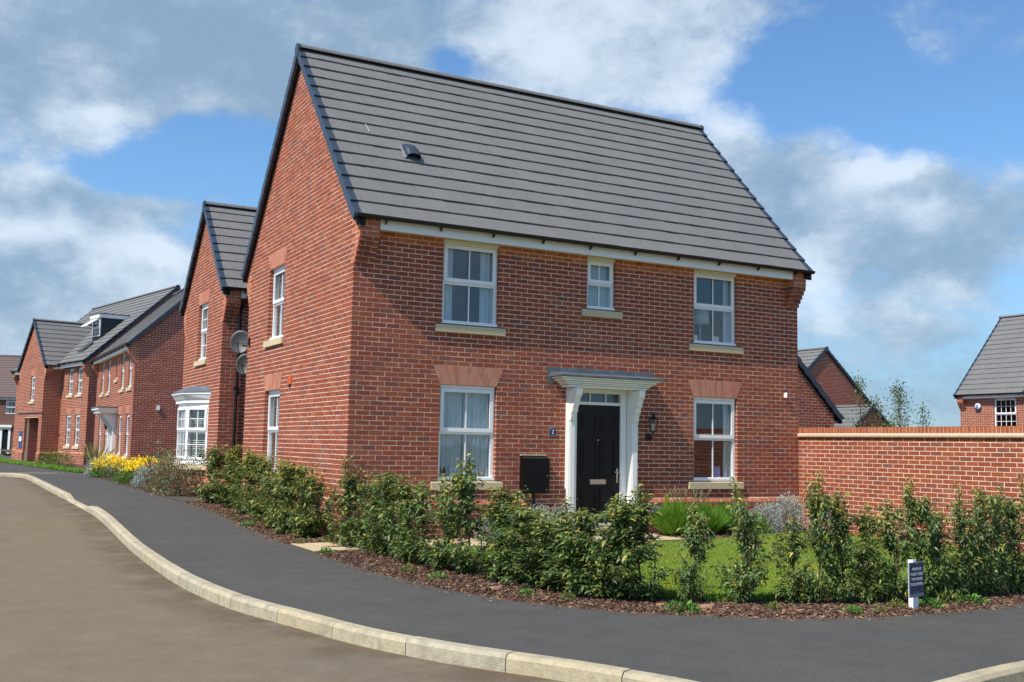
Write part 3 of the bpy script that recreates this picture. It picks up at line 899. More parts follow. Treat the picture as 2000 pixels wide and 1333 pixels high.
# washed-down dirt lying on the road beside the kerb
def dirt():
    m = bpy.data.materials.new('road dirt'); m.use_nodes = True; t = m.node_tree; nd = t.nodes; lk = t.links; b = nd['Principled BSDF']
    b.inputs['Roughness'].default_value = .95; b.inputs['Base Color'].default_value = (.155, .105, .062, 1)
    a = nd.new('ShaderNodeAttribute'); a.attribute_name = 'Col'
    g = nd.new('ShaderNodeNewGeometry'); n_ = nd.new('ShaderNodeTexNoise'); n_.inputs['Scale'].default_value = 1.6; n_.inputs['Detail'].default_value = 9; n_.inputs['Roughness'].default_value = .7
    lk.new(g.outputs['Position'], n_.inputs[0])
    r_ = nd.new('ShaderNodeMapRange'); r_.inputs[1].default_value = .40; r_.inputs[2].default_value = .66; lk.new(n_.outputs[0], r_.inputs[0])
    mu = nd.new('ShaderNodeMath'); mu.operation = 'MULTIPLY'; lk.new(a.outputs['Color'], mu.inputs[0]); lk.new(r_.outputs[0], mu.inputs[1])
    tr = nd.new('ShaderNodeBsdfTransparent'); ms = nd.new('ShaderNodeMixShader'); lk.new(mu.outputs[0], ms.inputs[0]); lk.new(tr.outputs[0], ms.inputs[1]); lk.new(b.outputs[0], ms.inputs[2])
    lk.new(ms.outputs[0], nd['Material Output'].inputs[0])
    v = []; f = []; c = []; K = 8
    for i, (p, n_) in enumerate(zip(KS, off)):
        for k in range(K+1):
            d = .62*k/K; x, y = p[0]-n_[0]*d, p[1]-n_[1]*d
            v.append((x, y, -.716+rise(y))); c.append((.02 if k == K else (1-k/K)**1.2)*.9)
    for i in range(len(KS)-1):
        for k in range(K): q = i*(K+1)+k; f.append((q, q+1, q+K+2, q+K+1))
    me = bpy.data.meshes.new('road_dirt'); me.from_pydata(v, [], f)
    at_ = me.attributes.new('Col', 'FLOAT_COLOR', 'POINT'); arr = np.ones((len(v), 4), dtype=np.float32); arr[:, :3] = np.array(c, dtype=np.float32)[:, None]; at_.data.foreach_set('color', arr.ravel())
    me.materials.append(m); o = link('road_dirt', me); o['kind'] = 'structure'
dirt()

# kerb stones
kerb = bpy.data.objects.new('kerb', None); COL.objects.link(kerb); kerb['kind'] = 'structure'
def arc(P):
    s = [0]
    for a, b in zip(P, P[1:]): s.append(s[-1]+math.hypot(b[0]-a[0], b[1]-a[1]))
    return s
def at(P, s, q):
    for i in range(len(P)-1):
        if s[i+1] >= q:
            t = (q-s[i])/(s[i+1]-s[i]); return (P[i][0]+(P[i+1][0]-P[i][0])*t, P[i][1]+(P[i+1][1]-P[i][1])*t)
    return P[-1]
KSs, KBs = arc(KS), arc(KB)
total_len = KSs[-1]
q = 50.0
while q < total_len-52:
    step = .915
    k_ = 3; mb = MB(); fr_ = []
    tone = rnd.choice([(.56, .47, .31), (.54, .46, .31), (.58, .49, .33), (.52, .45, .32), (.55, .455, .29), (.59, .49, .33)])
    hump = rnd.uniform(-.003, .003)
    for j in range(k_+1):
        qq = q+.004+(step-.008)*j/k_
        f0 = at(KS, KSs, qq)
        i = next(i for i in range(len(KSs)-1) if KSs[i+1] >= qq)
        n_ = off[i]
        zt = -.60+rise(f0[1])-.085*drop(f0[1])*(1 if f0[0] > -4 else 0)+.006+hump; zb_ = -.80+rise(f0[1])
        bk = (f0[0]+n_[0]*.128, f0[1]+n_[1]*.128)
        fl = (f0[0]+n_[0]*.022, f0[1]+n_[1]*.022)
        fr_.append([(f0[0], f0[1], zb_), (f0[0]+n_[0]*.004, f0[1]+n_[1]*.004, zt-.03), (fl[0]+n_[0]*.004, fl[1]+n_[1]*.004, zt-.003), (fl[0]+n_[0]*.02, fl[1]+n_[1]*.02, zt), (bk[0], bk[1], zt), (bk[0], bk[1], zb_)])
    for f in fr_: mb.v += f
    m_ = 6
    for j in range(k_):
        for i in range(m_):
            mb.f.append((j*m_+i, j*m_+(i+1) % m_, (j+1)*m_+(i+1) % m_, (j+1)*m_+i))
    mb.f += [tuple(range(m_)), tuple(range(k_*m_, k_*m_+m_))[::-1]]
    mb.c = [tone]*len(mb.f)
    mb.build('kerb_stone', M_kerb, kerb)
    q += step

# timber edging line between footway and beds is only a thin pale lip
# garden path of cream slabs
path = bpy.data.objects.new('path', None); COL.objects.link(path); path['kind'] = 'structure'
px_ = -.86
slab_mats = [M_path]
for i in range(11):
    x0 = -.86+i*.605
    for j, (y0, y1) in enumerate(((-1.28, -.74), (-.735, -.18))):
        if x0 > 5.6: continue
        mb = MB(); jz = rnd.uniform(-.002, .002)
        mb.box(x0+.003, x0+.602, y0, y1, -.60, -.588+jz, (1, 1, 1)); mb.build('paving_slab', M_path, path)
mb = MB(); mb.box(3.95, 5.1, -.17, -.045, -.60, -.47); o = mb.build('door_step', M_path, path)

# lawn in front of the house
LAWN_IN = [(.45, -5.75), (.75, -6.45), (1.3, -6.95), (2.0, -7.15), (3.0, -7.25), (4.2, -7.2), (6, -7.0), (8.6, -6.8)]
LAWN_OUT = [(.45, -1.6), (.75, -1.6), (1.6, -1.6), (2.6, -1.6), (4.0, -1.65), (5.3, -1.55), (7.2, -1.0), (8.9, -.85)]
sheet('lawn', catmull(LAWN_IN, 4), catmull(LAWN_OUT, 4), -.585, M_turf, m=6)
VP = [(-2.85, 41.6), (-.86, 25.3), (-.62, 26.0), (-.6, 30), (-2.3, 49)]
sheet('verge_lawn', [(-3.9, 48), (-2.85, 41.6), (-1.9, 34), (-.95, 25.6)], [(-2.9, 54), (-2.0, 46), (-1.2, 38), (-.55, 27.5)], -.575, M_turf, m=2)

# ================================================================== MAIN HOUSE
I4 = Matrix.Identity(4)
Wm, Dm, ZE, ZR, ZB = 9.0, 6.22, 4.30, 8.02, -.62
A_front = [rect(1.5, 2.5, .30, 1.80), (1.80, 2.10, 1.5, 2.5, 1.375, 2.625), rect(1.38, 2.62, .15, .30),
           rect(1.5, 2.5, 2.775, 4.2), rect(1.38, 2.62, 2.625, 2.775),
           rect(4.21, 4.79, 3.225, 4.2), rect(4.09, 4.91, 3.075, 3.225),
           rect(6.5, 7.5, 2.775, 4.2), rect(6.38, 7.62, 2.625, 2.775),
           rect(6.5, 7.5, .30, 1.80), (1.80, 2.10, 6.5, 7.5, 6.375, 7.625), rect(6.38, 7.62, .15, .30),
           rect(3.93, 5.08, -.6, 1.875)]
A_left = [rect(3.72, 4.72, .30, 1.80), (1.80, 2.10, 3.72, 4.72, 3.595, 4.845), rect(3.60, 4.84, .15, .30),
          rect(3.72, 4.72, 2.775, 4.125), (4.125, 4.425, 3.72, 4.72, 3.595, 4.845), rect(3.60, 4.84, 2.625, 2.775)]
A, A_roof, AF = house('large two storey red brick corner house with tall dark grey roof and white porch canopy', I4, Wm, Dm, ZE, ZR, ZB,
                      front=A_front, left=A_left, single=300, tiles=300, name='brick_house')
FF, FL = AF['front'], AF['left']
window(FF, 1.5, 2.5, .30, 1.80, A, 'wide', split=.50)
window(FF, 1.5, 2.5, 2.775, 4.10, A, 'pair', split=.50)
window(FF, 4.21, 4.79, 3.225, 4.10, A, 'net', split=.50)
window(FF, 6.5, 7.5, 2.775, 4.10, A, 'right', split=.50)
window(FF, 6.5, 7.5, .30, 1.80, A, 'right', split=.50)
window(FL, 3.72, 4.72, .30, 1.80, A, 'blind', split=.50, rec=.09)
window(FL, 3.72, 4.72, 2.775, 4.125, A, 'right', split=.50, rec=.09)
for (a, b, v) in ((1.5, 2.5, .30), (1.5, 2.5, 2.775), (4.21, 4.79, 3.225), (6.5, 7.5, 2.775), (6.5, 7.5, .30)): sill(FF, a, b, v, A)
for v in (.30, 2.775): sill(FL, 3.72, 4.72, v, A)
arch(FF, 1.5, 2.5, 1.80, A); arch(FF, 6.5, 7.5, 1.80, A)
arch(FL, 3.72, 4.72, 1.80, A, single=False); arch(FL, 3.72, 4.72, 4.125, A, single=False)
# cream filler over the upper front windows
for a, b in ((1.5, 2.5), (4.21, 4.79), (6.5, 7.5)):
    mb = MB(); fbox(mb, FF, a, b, -.10, -.045, 4.10, 4.20); fbox(mb, FF, a-.0, b+.0, -.045, -.015, 4.075, 4.128); mb.build('head_trim', M_cream, A)

# front door set
DX0, DX1 = 4.06, 4.94
surround = MB()
for a, b in ((3.95, 4.055), (4.945, 5.06)): fbox(surround, FF, a, b, -.12, -.035, -.42, 1.86)
fbox(surround, FF, 4.055, 4.945, -.12, -.037, 1.575, 1.625); fbox(surround, FF, 4.055, 4.945, -.12, -.037, 1.775, 1.86)
fbox(surround, FF, 4.0, 5.0, -.12, -.03, -.46, -.42)
dset = surround.build('door_frame', M_paint, A)
for a, b in ((3.81, 3.935), (5.075, 5.20)):
    mb = MB(); fbox(mb, FF, a, b, .0, .115, -.50, 1.84); fbox(mb, FF, a-.012, b+.012, .0, .13, -.50, -.30)
    fbox(mb, FF, a-.0, b+.0, -.10, .0, -.50, 1.84) if a > 4 else fbox(mb, FF, a+.005, b+.01, -.10, .0, -.50, 1.84)
    fbox(mb, FF, a+.02, b-.02, .115, .124, -.24, 1.28)
    p_ = mb.build('pilaster', M_paint, dset)
    # scroll bracket
    bk = MB(); prof = [(0.0, 1.30), (.03, 1.30), (.045, 1.36), (.050, 1.42), (.085, 1.45), (.095, 1.52), (.14, 1.57), (.155, 1.66), (.21, 1.72), (.23, 1.83), (0, 1.83)]
    a_, b_ = a+.008, b-.008
    P0 = [FF(a_, .115+w_, v_) for w_, v_ in prof]; P1 = [FF(b_, .115+w_, v_) for w_, v_ in prof]
    m_ = len(prof); bk.v = P0+P1
    bk.f = [tuple(range(m_)), tuple(range(m_, 2*m_))[::-1]]+[(k, (k+1) % m_, m_+(k+1) % m_, m_+k) for k in range(m_)]
    bk.c = [(1, 1, 1)]*len(bk.f)
    bk.build('scroll_bracket', M_paint, dset)
can = MB()
for (x0, x1, w_, v0, v1) in ((3.72, 5.29, .235, 1.845, 1.885), (3.68, 5.33, .262, 1.885, 1.915), (3.64, 5.37, .285, 1.915, 1.95), (3.58, 5.43, .315, 1.95, 1.985), (3.53, 5.50, .345, 1.985, 2.015)):
    can.hexa([FF(x0, w_, v0), FF(x1, w_, v0), FF(x1, 0, v0), FF(x0, 0, v0), FF(x0-.010, w_+.010, v1-.006), FF(x1+.010, w_+.010, v1-.006), FF(x1+.010, 0, v1-.006), FF(x0-.010, 0, v1-.006)])
can.build('canopy', M_paint, dset)
ld = MB()
ld.hexa([FF(3.48, .385, 2.018), FF(5.56, .385, 2.018), FF(5.56, 0, 2.018), FF(3.48, 0, 2.018), FF(3.48, .385, 2.045), FF(5.56, .385, 2.045), FF(5.56, 0, 2.10), FF(3.48, 0, 2.10)])
fbox(ld, FF, 3.44, 5.585, .0, .012, 2.085, 2.175)
fbox(ld, FF, 3.44, 3.55, .0, .010, 1.90, 2.085)
ld.build('lead_roof', M_lead, dset)
# door leaf with six raised panels
leaf = MB(); fbox(leaf, FF, DX0, DX1, -.11, -.065, -.415, 1.573)
dl = leaf.build('door', M_door, A)
for (v0, v1) in ((1.13, 1.42), (.38, 1.02), (-.30, .16)):
    for (a, b) in ((DX0+.10, DX0+.40), (DX0+.48, DX0+.78)):
        mb = MB(); t_ = .016
        fbox(mb, FF, a, a+t_, -.065, -.054, v0, v1); fbox(mb, FF, b-t_, b, -.065, -.054, v0, v1)
        fbox(mb, FF, a+t_, b-t_, -.065, -.054, v0, v0+t_); fbox(mb, FF, a+t_, b-t_, -.065, -.054, v1-t_, v1)
        fbox(mb, FF, a+.05, b-.05, -.065, -.058, v0+.05, v1-.05)
        mb.build('door_panel', M_door, dl)
mb = MB(); fbox(mb, FF, 4.34, 4.66, -.065, -.050, .235, .315); fbox(mb, FF, 4.355, 4.645, -.050, -.045, .25, .30); mb.build('letter_plate', M_metal, dl)
mb = MB(); fbox(mb, FF, 4.875, 4.905, -.065, -.052, .26, .50); mb.tube([FF(4.89, -.05, .44), FF(4.89, -.01, .44), FF(4.80, -.005, .44)], .010); mb.build('door_handle', M_metal, dl)
mb = MB(); mb.tube([FF(4.50, -.066, .98), FF(4.50, -.055, .98)], .012, 10); mb.build('spy_hole', M_metal, dl)
fl = MB(); fbox(fl, FF, 4.07, 4.93, -.09, -.084, 1.63, 1.772); fl.build('fanlight', M_glass, dset)
mb = MB()
for x in (4.33, 4.65): fbox(mb, FF, x-.009, x+.009, -.084, -.06, 1.625, 1.775)
mb.build('glazing_bar', M_paint, dset)

# roof vent
so0 = Vector((1.30, .90, 5.62)); ssl = Vector((0, 3.41, 3.72)).normalized(); sn = Vector((0, -3.72, 3.41)).normalized()
def RV(a, b, c): return tuple(so0+Vector((1, 0, 0))*a+ssl*b+sn*c)
mb = MB()
rings = []
for b_, h_, w_ in ((-.02, .10, .115), (.14, .105, .115), (.34, .05, .11)):
    rings.append([RV(-w_, b_, -.02), RV(-w_, b_, h_*.75), RV(-w_*.7, b_, h_*.97), RV(0, b_, h_*1.06), RV(w_*.7, b_, h_*.97), RV(w_, b_, h_*.75), RV(w_, b_, -.02)])
for r_ in rings: mb.v += r_
for j in range(2):
    for k in range(6): mb.f.append((j*7+k, j*7+k+1, (j+1)*7+k+1, (j+1)*7+k))
mb.f += [tuple(range(14, 21)), ]
mb.c = [(1, 1, 1)]*len(mb.f)
mb.build('roof_vent', M_verge, A_roof)
mb = MB()
for a in (-.155, .125): mb.hexa([RV(a, -.03, -.02), RV(a+.03, -.03, -.02), RV(a+.03, .33, -.02), RV(a, .33, -.02), RV(a, -.03, .022), RV(a+.03, -.03, .022), RV(a+.03, .33, .008), RV(a, .33, .008)])
mb.build('vent_flashing', M_sheet, A_roof)
# lime streaks left on two tiles
def streak(x, y, ln, wd):
    z = 4.30+(y+.30)*3.72/3.41
    p = Vector((x, y, z)); mb = MB()
    mb.poly([tuple(p+sn*.006), tuple(p+Vector((wd, 0, 0))+sn*.006), tuple(p+Vector((wd*.5, 0, 0))+ssl*ln+sn*-.022), tuple(p+ssl*ln+sn*-.022)])
    return mb
M_lime = material('lime streak', (.42, .42, .42), .9)
streak(.66, 1.34, .36, .022).build('lime_streak', M_lime, A_roof)
streak(.40, 1.50, .12, .014).build('lime_streak', M_lime, A_roof)

# ---- small fittings on the main house
def meter_box():
    o = empty('meter_box', 'black gas meter box on the front wall left of the door', 'meter box', Matrix.Translation((3.19, 0, .10)))
    mb = MB()
    mb.hexa([(-.235, -.15, 0), (.235, -.15, 0), (.235, 0, 0), (-.235, 0, 0), (-.235, -.15, .56), (.235, -.15, .56), (.235, 0, .60), (-.235, 0, .60)])
    mb.build('housing', M_box, o)
    mb = MB(); mb.box(-.215, .215, -.158, -.150, .02, .54); mb.build('cover_door', M_box, o)
    mb = MB()
    for p in ((.19, .28), (-.18, .07), (.18, .05)): mb.tube([(p[0], -.159, p[1]), (p[0], -.164, p[1])], .010, 8)
    mb.build('lock', M_metal, o)
    mb = MB(); mb.tube([(.0, -.07, 0), (.0, -.07, -.65)], .022, 10); mb.build('pipe', M_black, o)
    mb = MB(); mb.box(-.24, .24, -.03, -.001, .602, .625); mb.build('cap_strip', M_stone, o)
meter_box()

def text_mesh(s, size, mat, name, parent, M, extrude=.0008):
    cu = bpy.data.curves.new('t', 'FONT'); cu.body = s; cu.size = size; cu.extrude = extrude; cu.align_x = 'CENTER'; cu.align_y = 'CENTER'; cu.space_line = 1.25
    ob = bpy.data.objects.new('t', cu); COL.objects.link(ob)
    dg = bpy.context.evaluated_depsgraph_get(); me = bpy.data.meshes.new_from_object(ob.evaluated_get(dg))
    bpy.data.objects.remove(ob); bpy.data.curves.remove(cu)
    me.transform(M); me.materials.clear(); me.materials.append(mat)
    return link(name, me, parent)
RX90 = Matrix.Rotation(math.pi/2, 4, 'X')
o = empty('house_number', 'small dark plaque with a white number 2 left of the front door', 'number plaque', Matrix.Translation((3.555, -.004, 1.10)))
mb = MB()
for sc_, y0, y1, mt, nm in ((1.0, -.010, 0, M_metal, 'rim'), (.88, -.014, -.010, M_navy, 'face')):
    sc_ *= .9
    pr_ = [(-.085*sc_, -.075*sc_), (.085*sc_, -.075*sc_), (.085*sc_, .03*sc_), (.03*sc_, .085*sc_), (-.03*sc_, .085*sc_), (-.085*sc_, .03*sc_)]
    mb = MB(); m_ = len(pr_); mb.v = [(a, y0, b) for a, b in pr_]+[(a, y1, b) for a, b in pr_]
    mb.f = [tuple(range(m_)), tuple(range(m_, 2*m_))[::-1]]+[(k, m_+k, m_+(k+1) % m_, (k+1) % m_) for k in range(m_)]; mb.c = [(1, 1, 1)]*len(mb.f)
    mb.build(nm, mt, o)
text_mesh('2', .10, M_upvc, 'numeral', o, Matrix.Translation((0, -.0155, -.003)) @ RX90)

def lantern():
    o = empty('wall_lantern', 'black coach lantern on the brick wall right of the front door', 'lantern', Matrix.Translation((5.50, 0, 1.05)))
    mb = MB(); mb.lathe([(.05, 0), (.06, .01), (.06, .03), (.03, .045)], (0, 0, 0), 12)
    mb.M = Matrix.Rotation(math.pi/2, 4, 'X'); mb.build('back_plate', M_black, o)
    mb = MB(); mb.tube([(0, -.03, 0), (0, -.09, -.03), (0, -.14, .02), (0, -.15, .08)], .012, 8); mb.build('arm', M_black, o)
    mb = MB(); c = (0, -.15, 0)
    mb.lathe([(.03, .075), (.05, .09), (.05, .105)], c, 6); mb.lathe([(.10, .30), (.085, .32), (.03, .37), (.035, .385), (.012, .40), (.006, .43)], c, 6)
    for k in range(6):
        an = 2*math.pi*k/6
        mb.tube([(.048*math.cos(an), -.15+.048*math.sin(an), .10), (.088*math.cos(an), -.15+.088*math.sin(an), .305)], .006, 5)
    mb.build('cage', M_black, o)
    mb = MB(); mb.lathe([(.044, .105), (.082, .30)], c, 6); mb.build('lamp_glass', M_glass, o)
    mb = MB(); mb.lathe([(.018, .11), (.02, .2), (.014, .24)], c, 8); mb.build('bulb', M_upvc, o)
lantern()
for x, z in ((8.66, 1.90),):
    o = empty('wall_sensor', 'tiny white rounded sensor high on the brick front near its right corner', 'sensor', Matrix.Translation((x, 0, z)))
    mb = MB(); mb.lathe([(.014, -.05), (.03, -.04), (.032, .03), (.022, .05), (.006, .058)], (0, -.034, 0), 12); mb.build('cover', M_upvc, o)
    mb = MB(); mb.box(-.02, .02, -.02, 0, -.03, .03); mb.build('bracket', M_upvc, o)
mb = MB(); mb.box(5.235, 5.275, -.03, -.005, .50, .57); tag(mb.build('door_bell', M_upvc), 'small white bell push beside the white pilaster of the front door', 'door bell')
o = empty('air_brick', 'small bright red vent on the gable wall above and right of the ground floor window', 'wall vent', Matrix.Translation((0, 3.10, 1.86)))
mb = MB(); mb.box(-.014, 0, -.11, .11, .0, .145, (.55, .11, .03)); mb.build('cover', M_brick, o)
mb = MB(); mb.box(-.03, 0, -.05, .05, -.035, .0); mb.build('hood', M_black, o)

# ================================================================== HOUSE B (gable with bay, next along the street)
MB_ = Matrix.Translation((0, 8.5, 0))
DB = 4.2
B_left = [rect(1.58, 2.58, 2.775, 4.125), (4.125, 4.425, 1.58, 2.58, 1.455, 2.705), rect(1.46, 2.70, 2.625, 2.775), rect(1.12, 3.13, .30, 1.75)]
B, B_roof, BF = house('narrow red brick gable house with a white bay window, next door beyond the satellite dishes', MB_, 7.0, DB, 4.25, 6.60, -.40,
                      left=B_left, single=150, tiles=60, name='brick_house', e=.28, orange_front=False)
FLB = BF['left']
window(FLB, 1.58, 2.58, 2.775, 4.125, B, 'pair', bars=(1, 1), split=.5, rec=.09); sill(FLB, 1.58, 2.58, 2.775, B); arch(FLB, 1.58, 2.58, 4.125, B, single=False)
# bay window
BAY = [(1.02, 0.0), (1.60, .36), (2.65, .36), (3.23, 0.0)]
def bayslab(mb, grow, v0, v1, grow2=None):
    grow2 = grow if grow2 is None else grow2
    P = lambda g_: [(BAY[0][0]-g_*1.1, -.01), (BAY[1][0]-g_*.6, BAY[1][1]+g_), (BAY[2][0]+g_*.6, BAY[2][1]+g_), (BAY[3][0]+g_*1.1, -.01)]
    a = [FLB(u, w, v0) for u, w in P(grow)]; b = [FLB(u, w, v1) for u, w in P(grow2)]
    k = len(mb.v); mb.v += a+b; mb.f += [(k, k+1, k+2, k+3), (k+7, k+6, k+5, k+4)]+[(k+i, k+(i+1) % 4, k+4+(i+1) % 4, k+4+i) for i in range(4)]; mb.c += [(1, 1, 1)]*6
bay = MB()
bayslab(bay, .0, 1.66, 1.70)
bayw = bay.build('bay_window', M_upvc, B)
mb = MB(); bayslab(mb, .0, .37, .40); mb.build('bottom_rail', M_upvc, bayw)
mb = MB(); bayslab(mb, .06, .30, .368, .05); mb.build('plastic_sill', M_upvc, bayw)
mb = MB(); bayslab(mb, .08, .17, .298); mb.build('stone_sill', M_stone, bayw)
mb = MB(); bayslab(mb, -.02, -.45, .168); o = mb.build('bay_base', M_farbrick, bayw)
mb = MB(); bayslab(mb, .06, 1.70, 1.78); bayslab(mb, .08, 1.782, 1.90, .15); bayslab(mb, .16, 1.902, 1.95); mb.build('cornice', M_paint, bayw)
mb = MB(); bayslab(mb, .18, 1.952, 2.10, -.12); mb.build('lead_roof', M_lead, bayw)
for (a, b) in zip(BAY, BAY[1:]):
    a, b = Vector((a[0], a[1], 0)), Vector((b[0], b[1], 0)); d = (b-a); Ln = d.length; d.normalize(); nn_ = Vector((-d.y, d.x, 0))
    if nn_.y < 0 and abs(nn_.x) < .5: nn_ = -nn_
    def FS(u, w, v, a=a, d=d, nn_=nn_):
        p = a+d*u+nn_*w; return FLB(p.x, p.y, v)
    window(FS, 0, Ln, .40, 1.66, B, 'blind', bars=(1, 1) if Ln < 1 else (2, 1), split=.48, rec=.0, trim=False)
# fall pipe on the side wall
o = empty('drain_pipe', 'black rainwater pipe down the shaded side wall of the gable house with the bay', 'drain pipe', Matrix.Translation((.36, 8.5, -.4)))
mb = MB(); mb.tube([(.12, -.26, 4.58), (.12, -.26, 4.45), (.02, -.10, 4.22), (0, -.06, 4.1), (-.02, -.06, 0)], .036, 10); mb.build('pipe', M_black, o)
mb = MB()
for z in (1.0, 2.4, 3.6): mb.box(-.06, .04, -.10, .0, z, z+.04)
mb.build('pipe_clip', M_black, o)

def dish(loc, aim, label, r=.24, arm_to=None):
    q = Vector(aim).normalized().to_track_quat('Z', 'Y')
    o = empty('satellite_dish', label, 'satellite dish', Matrix.Translation(loc) @ q.to_matrix().to_4x4(), 'satellite dishes between the two gables')
    mb = MB(); K = 24; rings = []
    for i in range(7):
        t = i/6; rings.append([(r*.9*t*math.cos(2*math.pi*k/K), r*1.05*t*math.sin(2*math.pi*k/K), .055*t*t) for k in range(K)])
    back = [(x*1.0, y*1.0, z-.012) for x, y, z in rings[-1]]
    for rr in rings: mb.v += rr
    mb.v += back
    for j in range(7):
        for k in range(K): mb.f.append((j*K+k, j*K+(k+1) % K, (j+1)*K+(k+1) % K, (j+1)*K+k))
    mb.c = [(1, 1, 1)]*len(mb.f)
    mb.build('reflector', M_dish, o, smooth=True)
    mb = MB(); mb.tube([(0, -r*.95, .03), (0, -r*.9, .16), (0, -r*.45, .30)], .011, 6); mb.build('feed_arm', M_black, o)
    mb = MB(); mb.tube([(0, -r*.5, .33), (0, -r*.38, .25)], .026, 8); mb.build('receiver', M_dish, o)
    mb = MB(); mb.tube([(0, 0, -.01), (0, 0, -.14), (.0, .0, -.26)], .018, 8); mb.build('mount_arm', M_black, o)
dish((-.10, 6.34, 2.84), (-.45, -.87, .2), 'upper grey satellite dish fixed by the rear corner of the main house gable')
dish((.12, 6.75, 2.42), (-.45, -.87, .2), 'lower grey satellite dish half hidden behind the rear corner of the main house', r=.22)
mb = MB(); mb.tube([(-.12, 6.30, 2.84), (.02, 6.16, 2.84)], .016, 8); mb.box(-.03, 0.0, 5.98, 6.06, 2.76, 2.92); tag(mb.build('dish_bracket', M_black), 'black wall bracket behind the upper satellite dish at the gable corner', 'bracket')

# ================================================================== HOUSE C1 (double fronted, facing the street)
# local x runs towards the camera side, local y into the plot
LC = 10.4; YC0 = 24.0
MC = Matrix(((0, 1, 0, .5), (-1, 0, 0, YC0+LC), (0, 0, 1, -.06), (0, 0, 0, 1)))
cwin = [34.4-32.5, 34.4-30.6, 34.4-26.95, 34.4-25.1]
C_front = []
for y in (32.6, 30.7, 26.9, 25.05):
    u = YC0+LC-y
    C_front += [rect(u-.42, u+.42, 2.775, 4.2), rect(u-.52, u+.52, 2.625, 2.775), rect(u-.42, u+.42, .30, 1.80), (1.80, 2.10, u-.42, u+.42, u-.53, u+.53), rect(u-.52, u+.52, .15, .30)]
um = YC0+LC-28.5
C_front += [rect(um-.25, um+.25, 3.225, 4.2), rect(um-.35, um+.35, 3.075, 3.225), rect(um-.55, um+.55, -.6, 1.85)]
Ch, C_roof, CF = house('double fronted brick house with narrow windows and a white porch', MC, LC, 6.3, 4.30, 7.55, -.5,
                       front=C_front, name='brick_house', brick_left=False, brick_right=True, orange_front=True)
FC = CF['front']
for y in (32.6, 30.7, 26.9, 25.05):
    u = YC0+LC-y
    window(FC, u-.42, u+.42, 2.775, 4.12, Ch, 'pair'); window(FC, u-.42, u+.42, .30, 1.80, Ch, 'pair')
    sill(FC, u-.42, u+.42, 2.775, Ch, over=.10); sill(FC, u-.42, u+.42, .30, Ch, over=.10); arch(FC, u-.42, u+.42, 1.80, Ch, flare=.11, single=False)
window(FC, um-.25, um+.25, 3.225, 4.12, Ch, None); sill(FC, um-.25, um+.25, 3.225, Ch, over=.10)
mb = MB(); fbox(mb, FC, um-.43, um+.43, -.1, -.05, -.4, 1.6); d2 = mb.build('door', M_navy, Ch)
mb = MB(); fbox(mb, FC, um-.55, um-.43, -.1, .0, -.45, 1.85); fbox(mb, FC, um+.43, um+.55, -.1, .0, -.45, 1.85); fbox(mb, FC, um-.43, um+.43, -.1, -.0, 1.6, 1.85)
ds2 = mb.build('door_frame', M_paint, Ch)
for a in (um-.72, um+.57):
    mb = MB(); fbox(mb, FC, a, a+.15, 0, .12, -.5, 1.84); mb.build('pilaster', M_paint, ds2)
    mb = MB(); mb.hexa([FC(a, .16, 1.35), FC(a+.15, .16, 1.35), FC(a+.15, .12, 1.30), FC(a, .12, 1.30), FC(a, .55, 1.84), FC(a+.15, .55, 1.84), FC(a+.15, .12, 1.84), FC(a, .12, 1.84)]); mb.build('scroll_bracket', M_paint, ds2)
mb = MB(); fbox(mb, FC, um-.95, um+.95, 0, .65, 1.86, 1.98); fbox(mb, FC, um-1.02, um+1.02, 0, .72, 1.98, 2.05); mb.build('canopy', M_paint, ds2)
mb = MB(); fbox(mb, FC, um-1.04, um+1.04, 0, .74, 2.052, 2.10); mb.build('lead_roof', M_lead, ds2)
o = empty('wall_lantern', 'black coach lantern beyond the white porch of the house facing the street', 'lantern', MC @ Matrix.Translation((um-1.0, 0, 1.2)))
mb = MB(); mb.tube([(0, 0, 0), (0, -.12, -.02), (0, -.14, .06)], .014, 6); mb.build('arm', M_black, o)
mb = MB(); mb.lathe([(.04, .06), (.09, .28), (.10, .30), (.03, .38), (.01, .44)], (0, -.15, 0), 6); mb.build('cage', M_black, o)
o = empty('wall_sensor', 'tiny white sensor on the shaded side wall of the house facing the street', 'sensor', Matrix.Translation((1.37, 24.0, 1.95)))
mb = MB(); mb.box(-.05, .05, -.07, -.0, -.08, .08); mb.build('cover', M_upvc, o)

# ================================================================== HOUSE C2 with projecting gable D
a2 = Vector((-.19, .982, 0)).normalized(); n2_ = Vector((a2.y, -a2.x, 0))
LC2 = 12.6
P0 = Vector((.50, 37.55, .14))
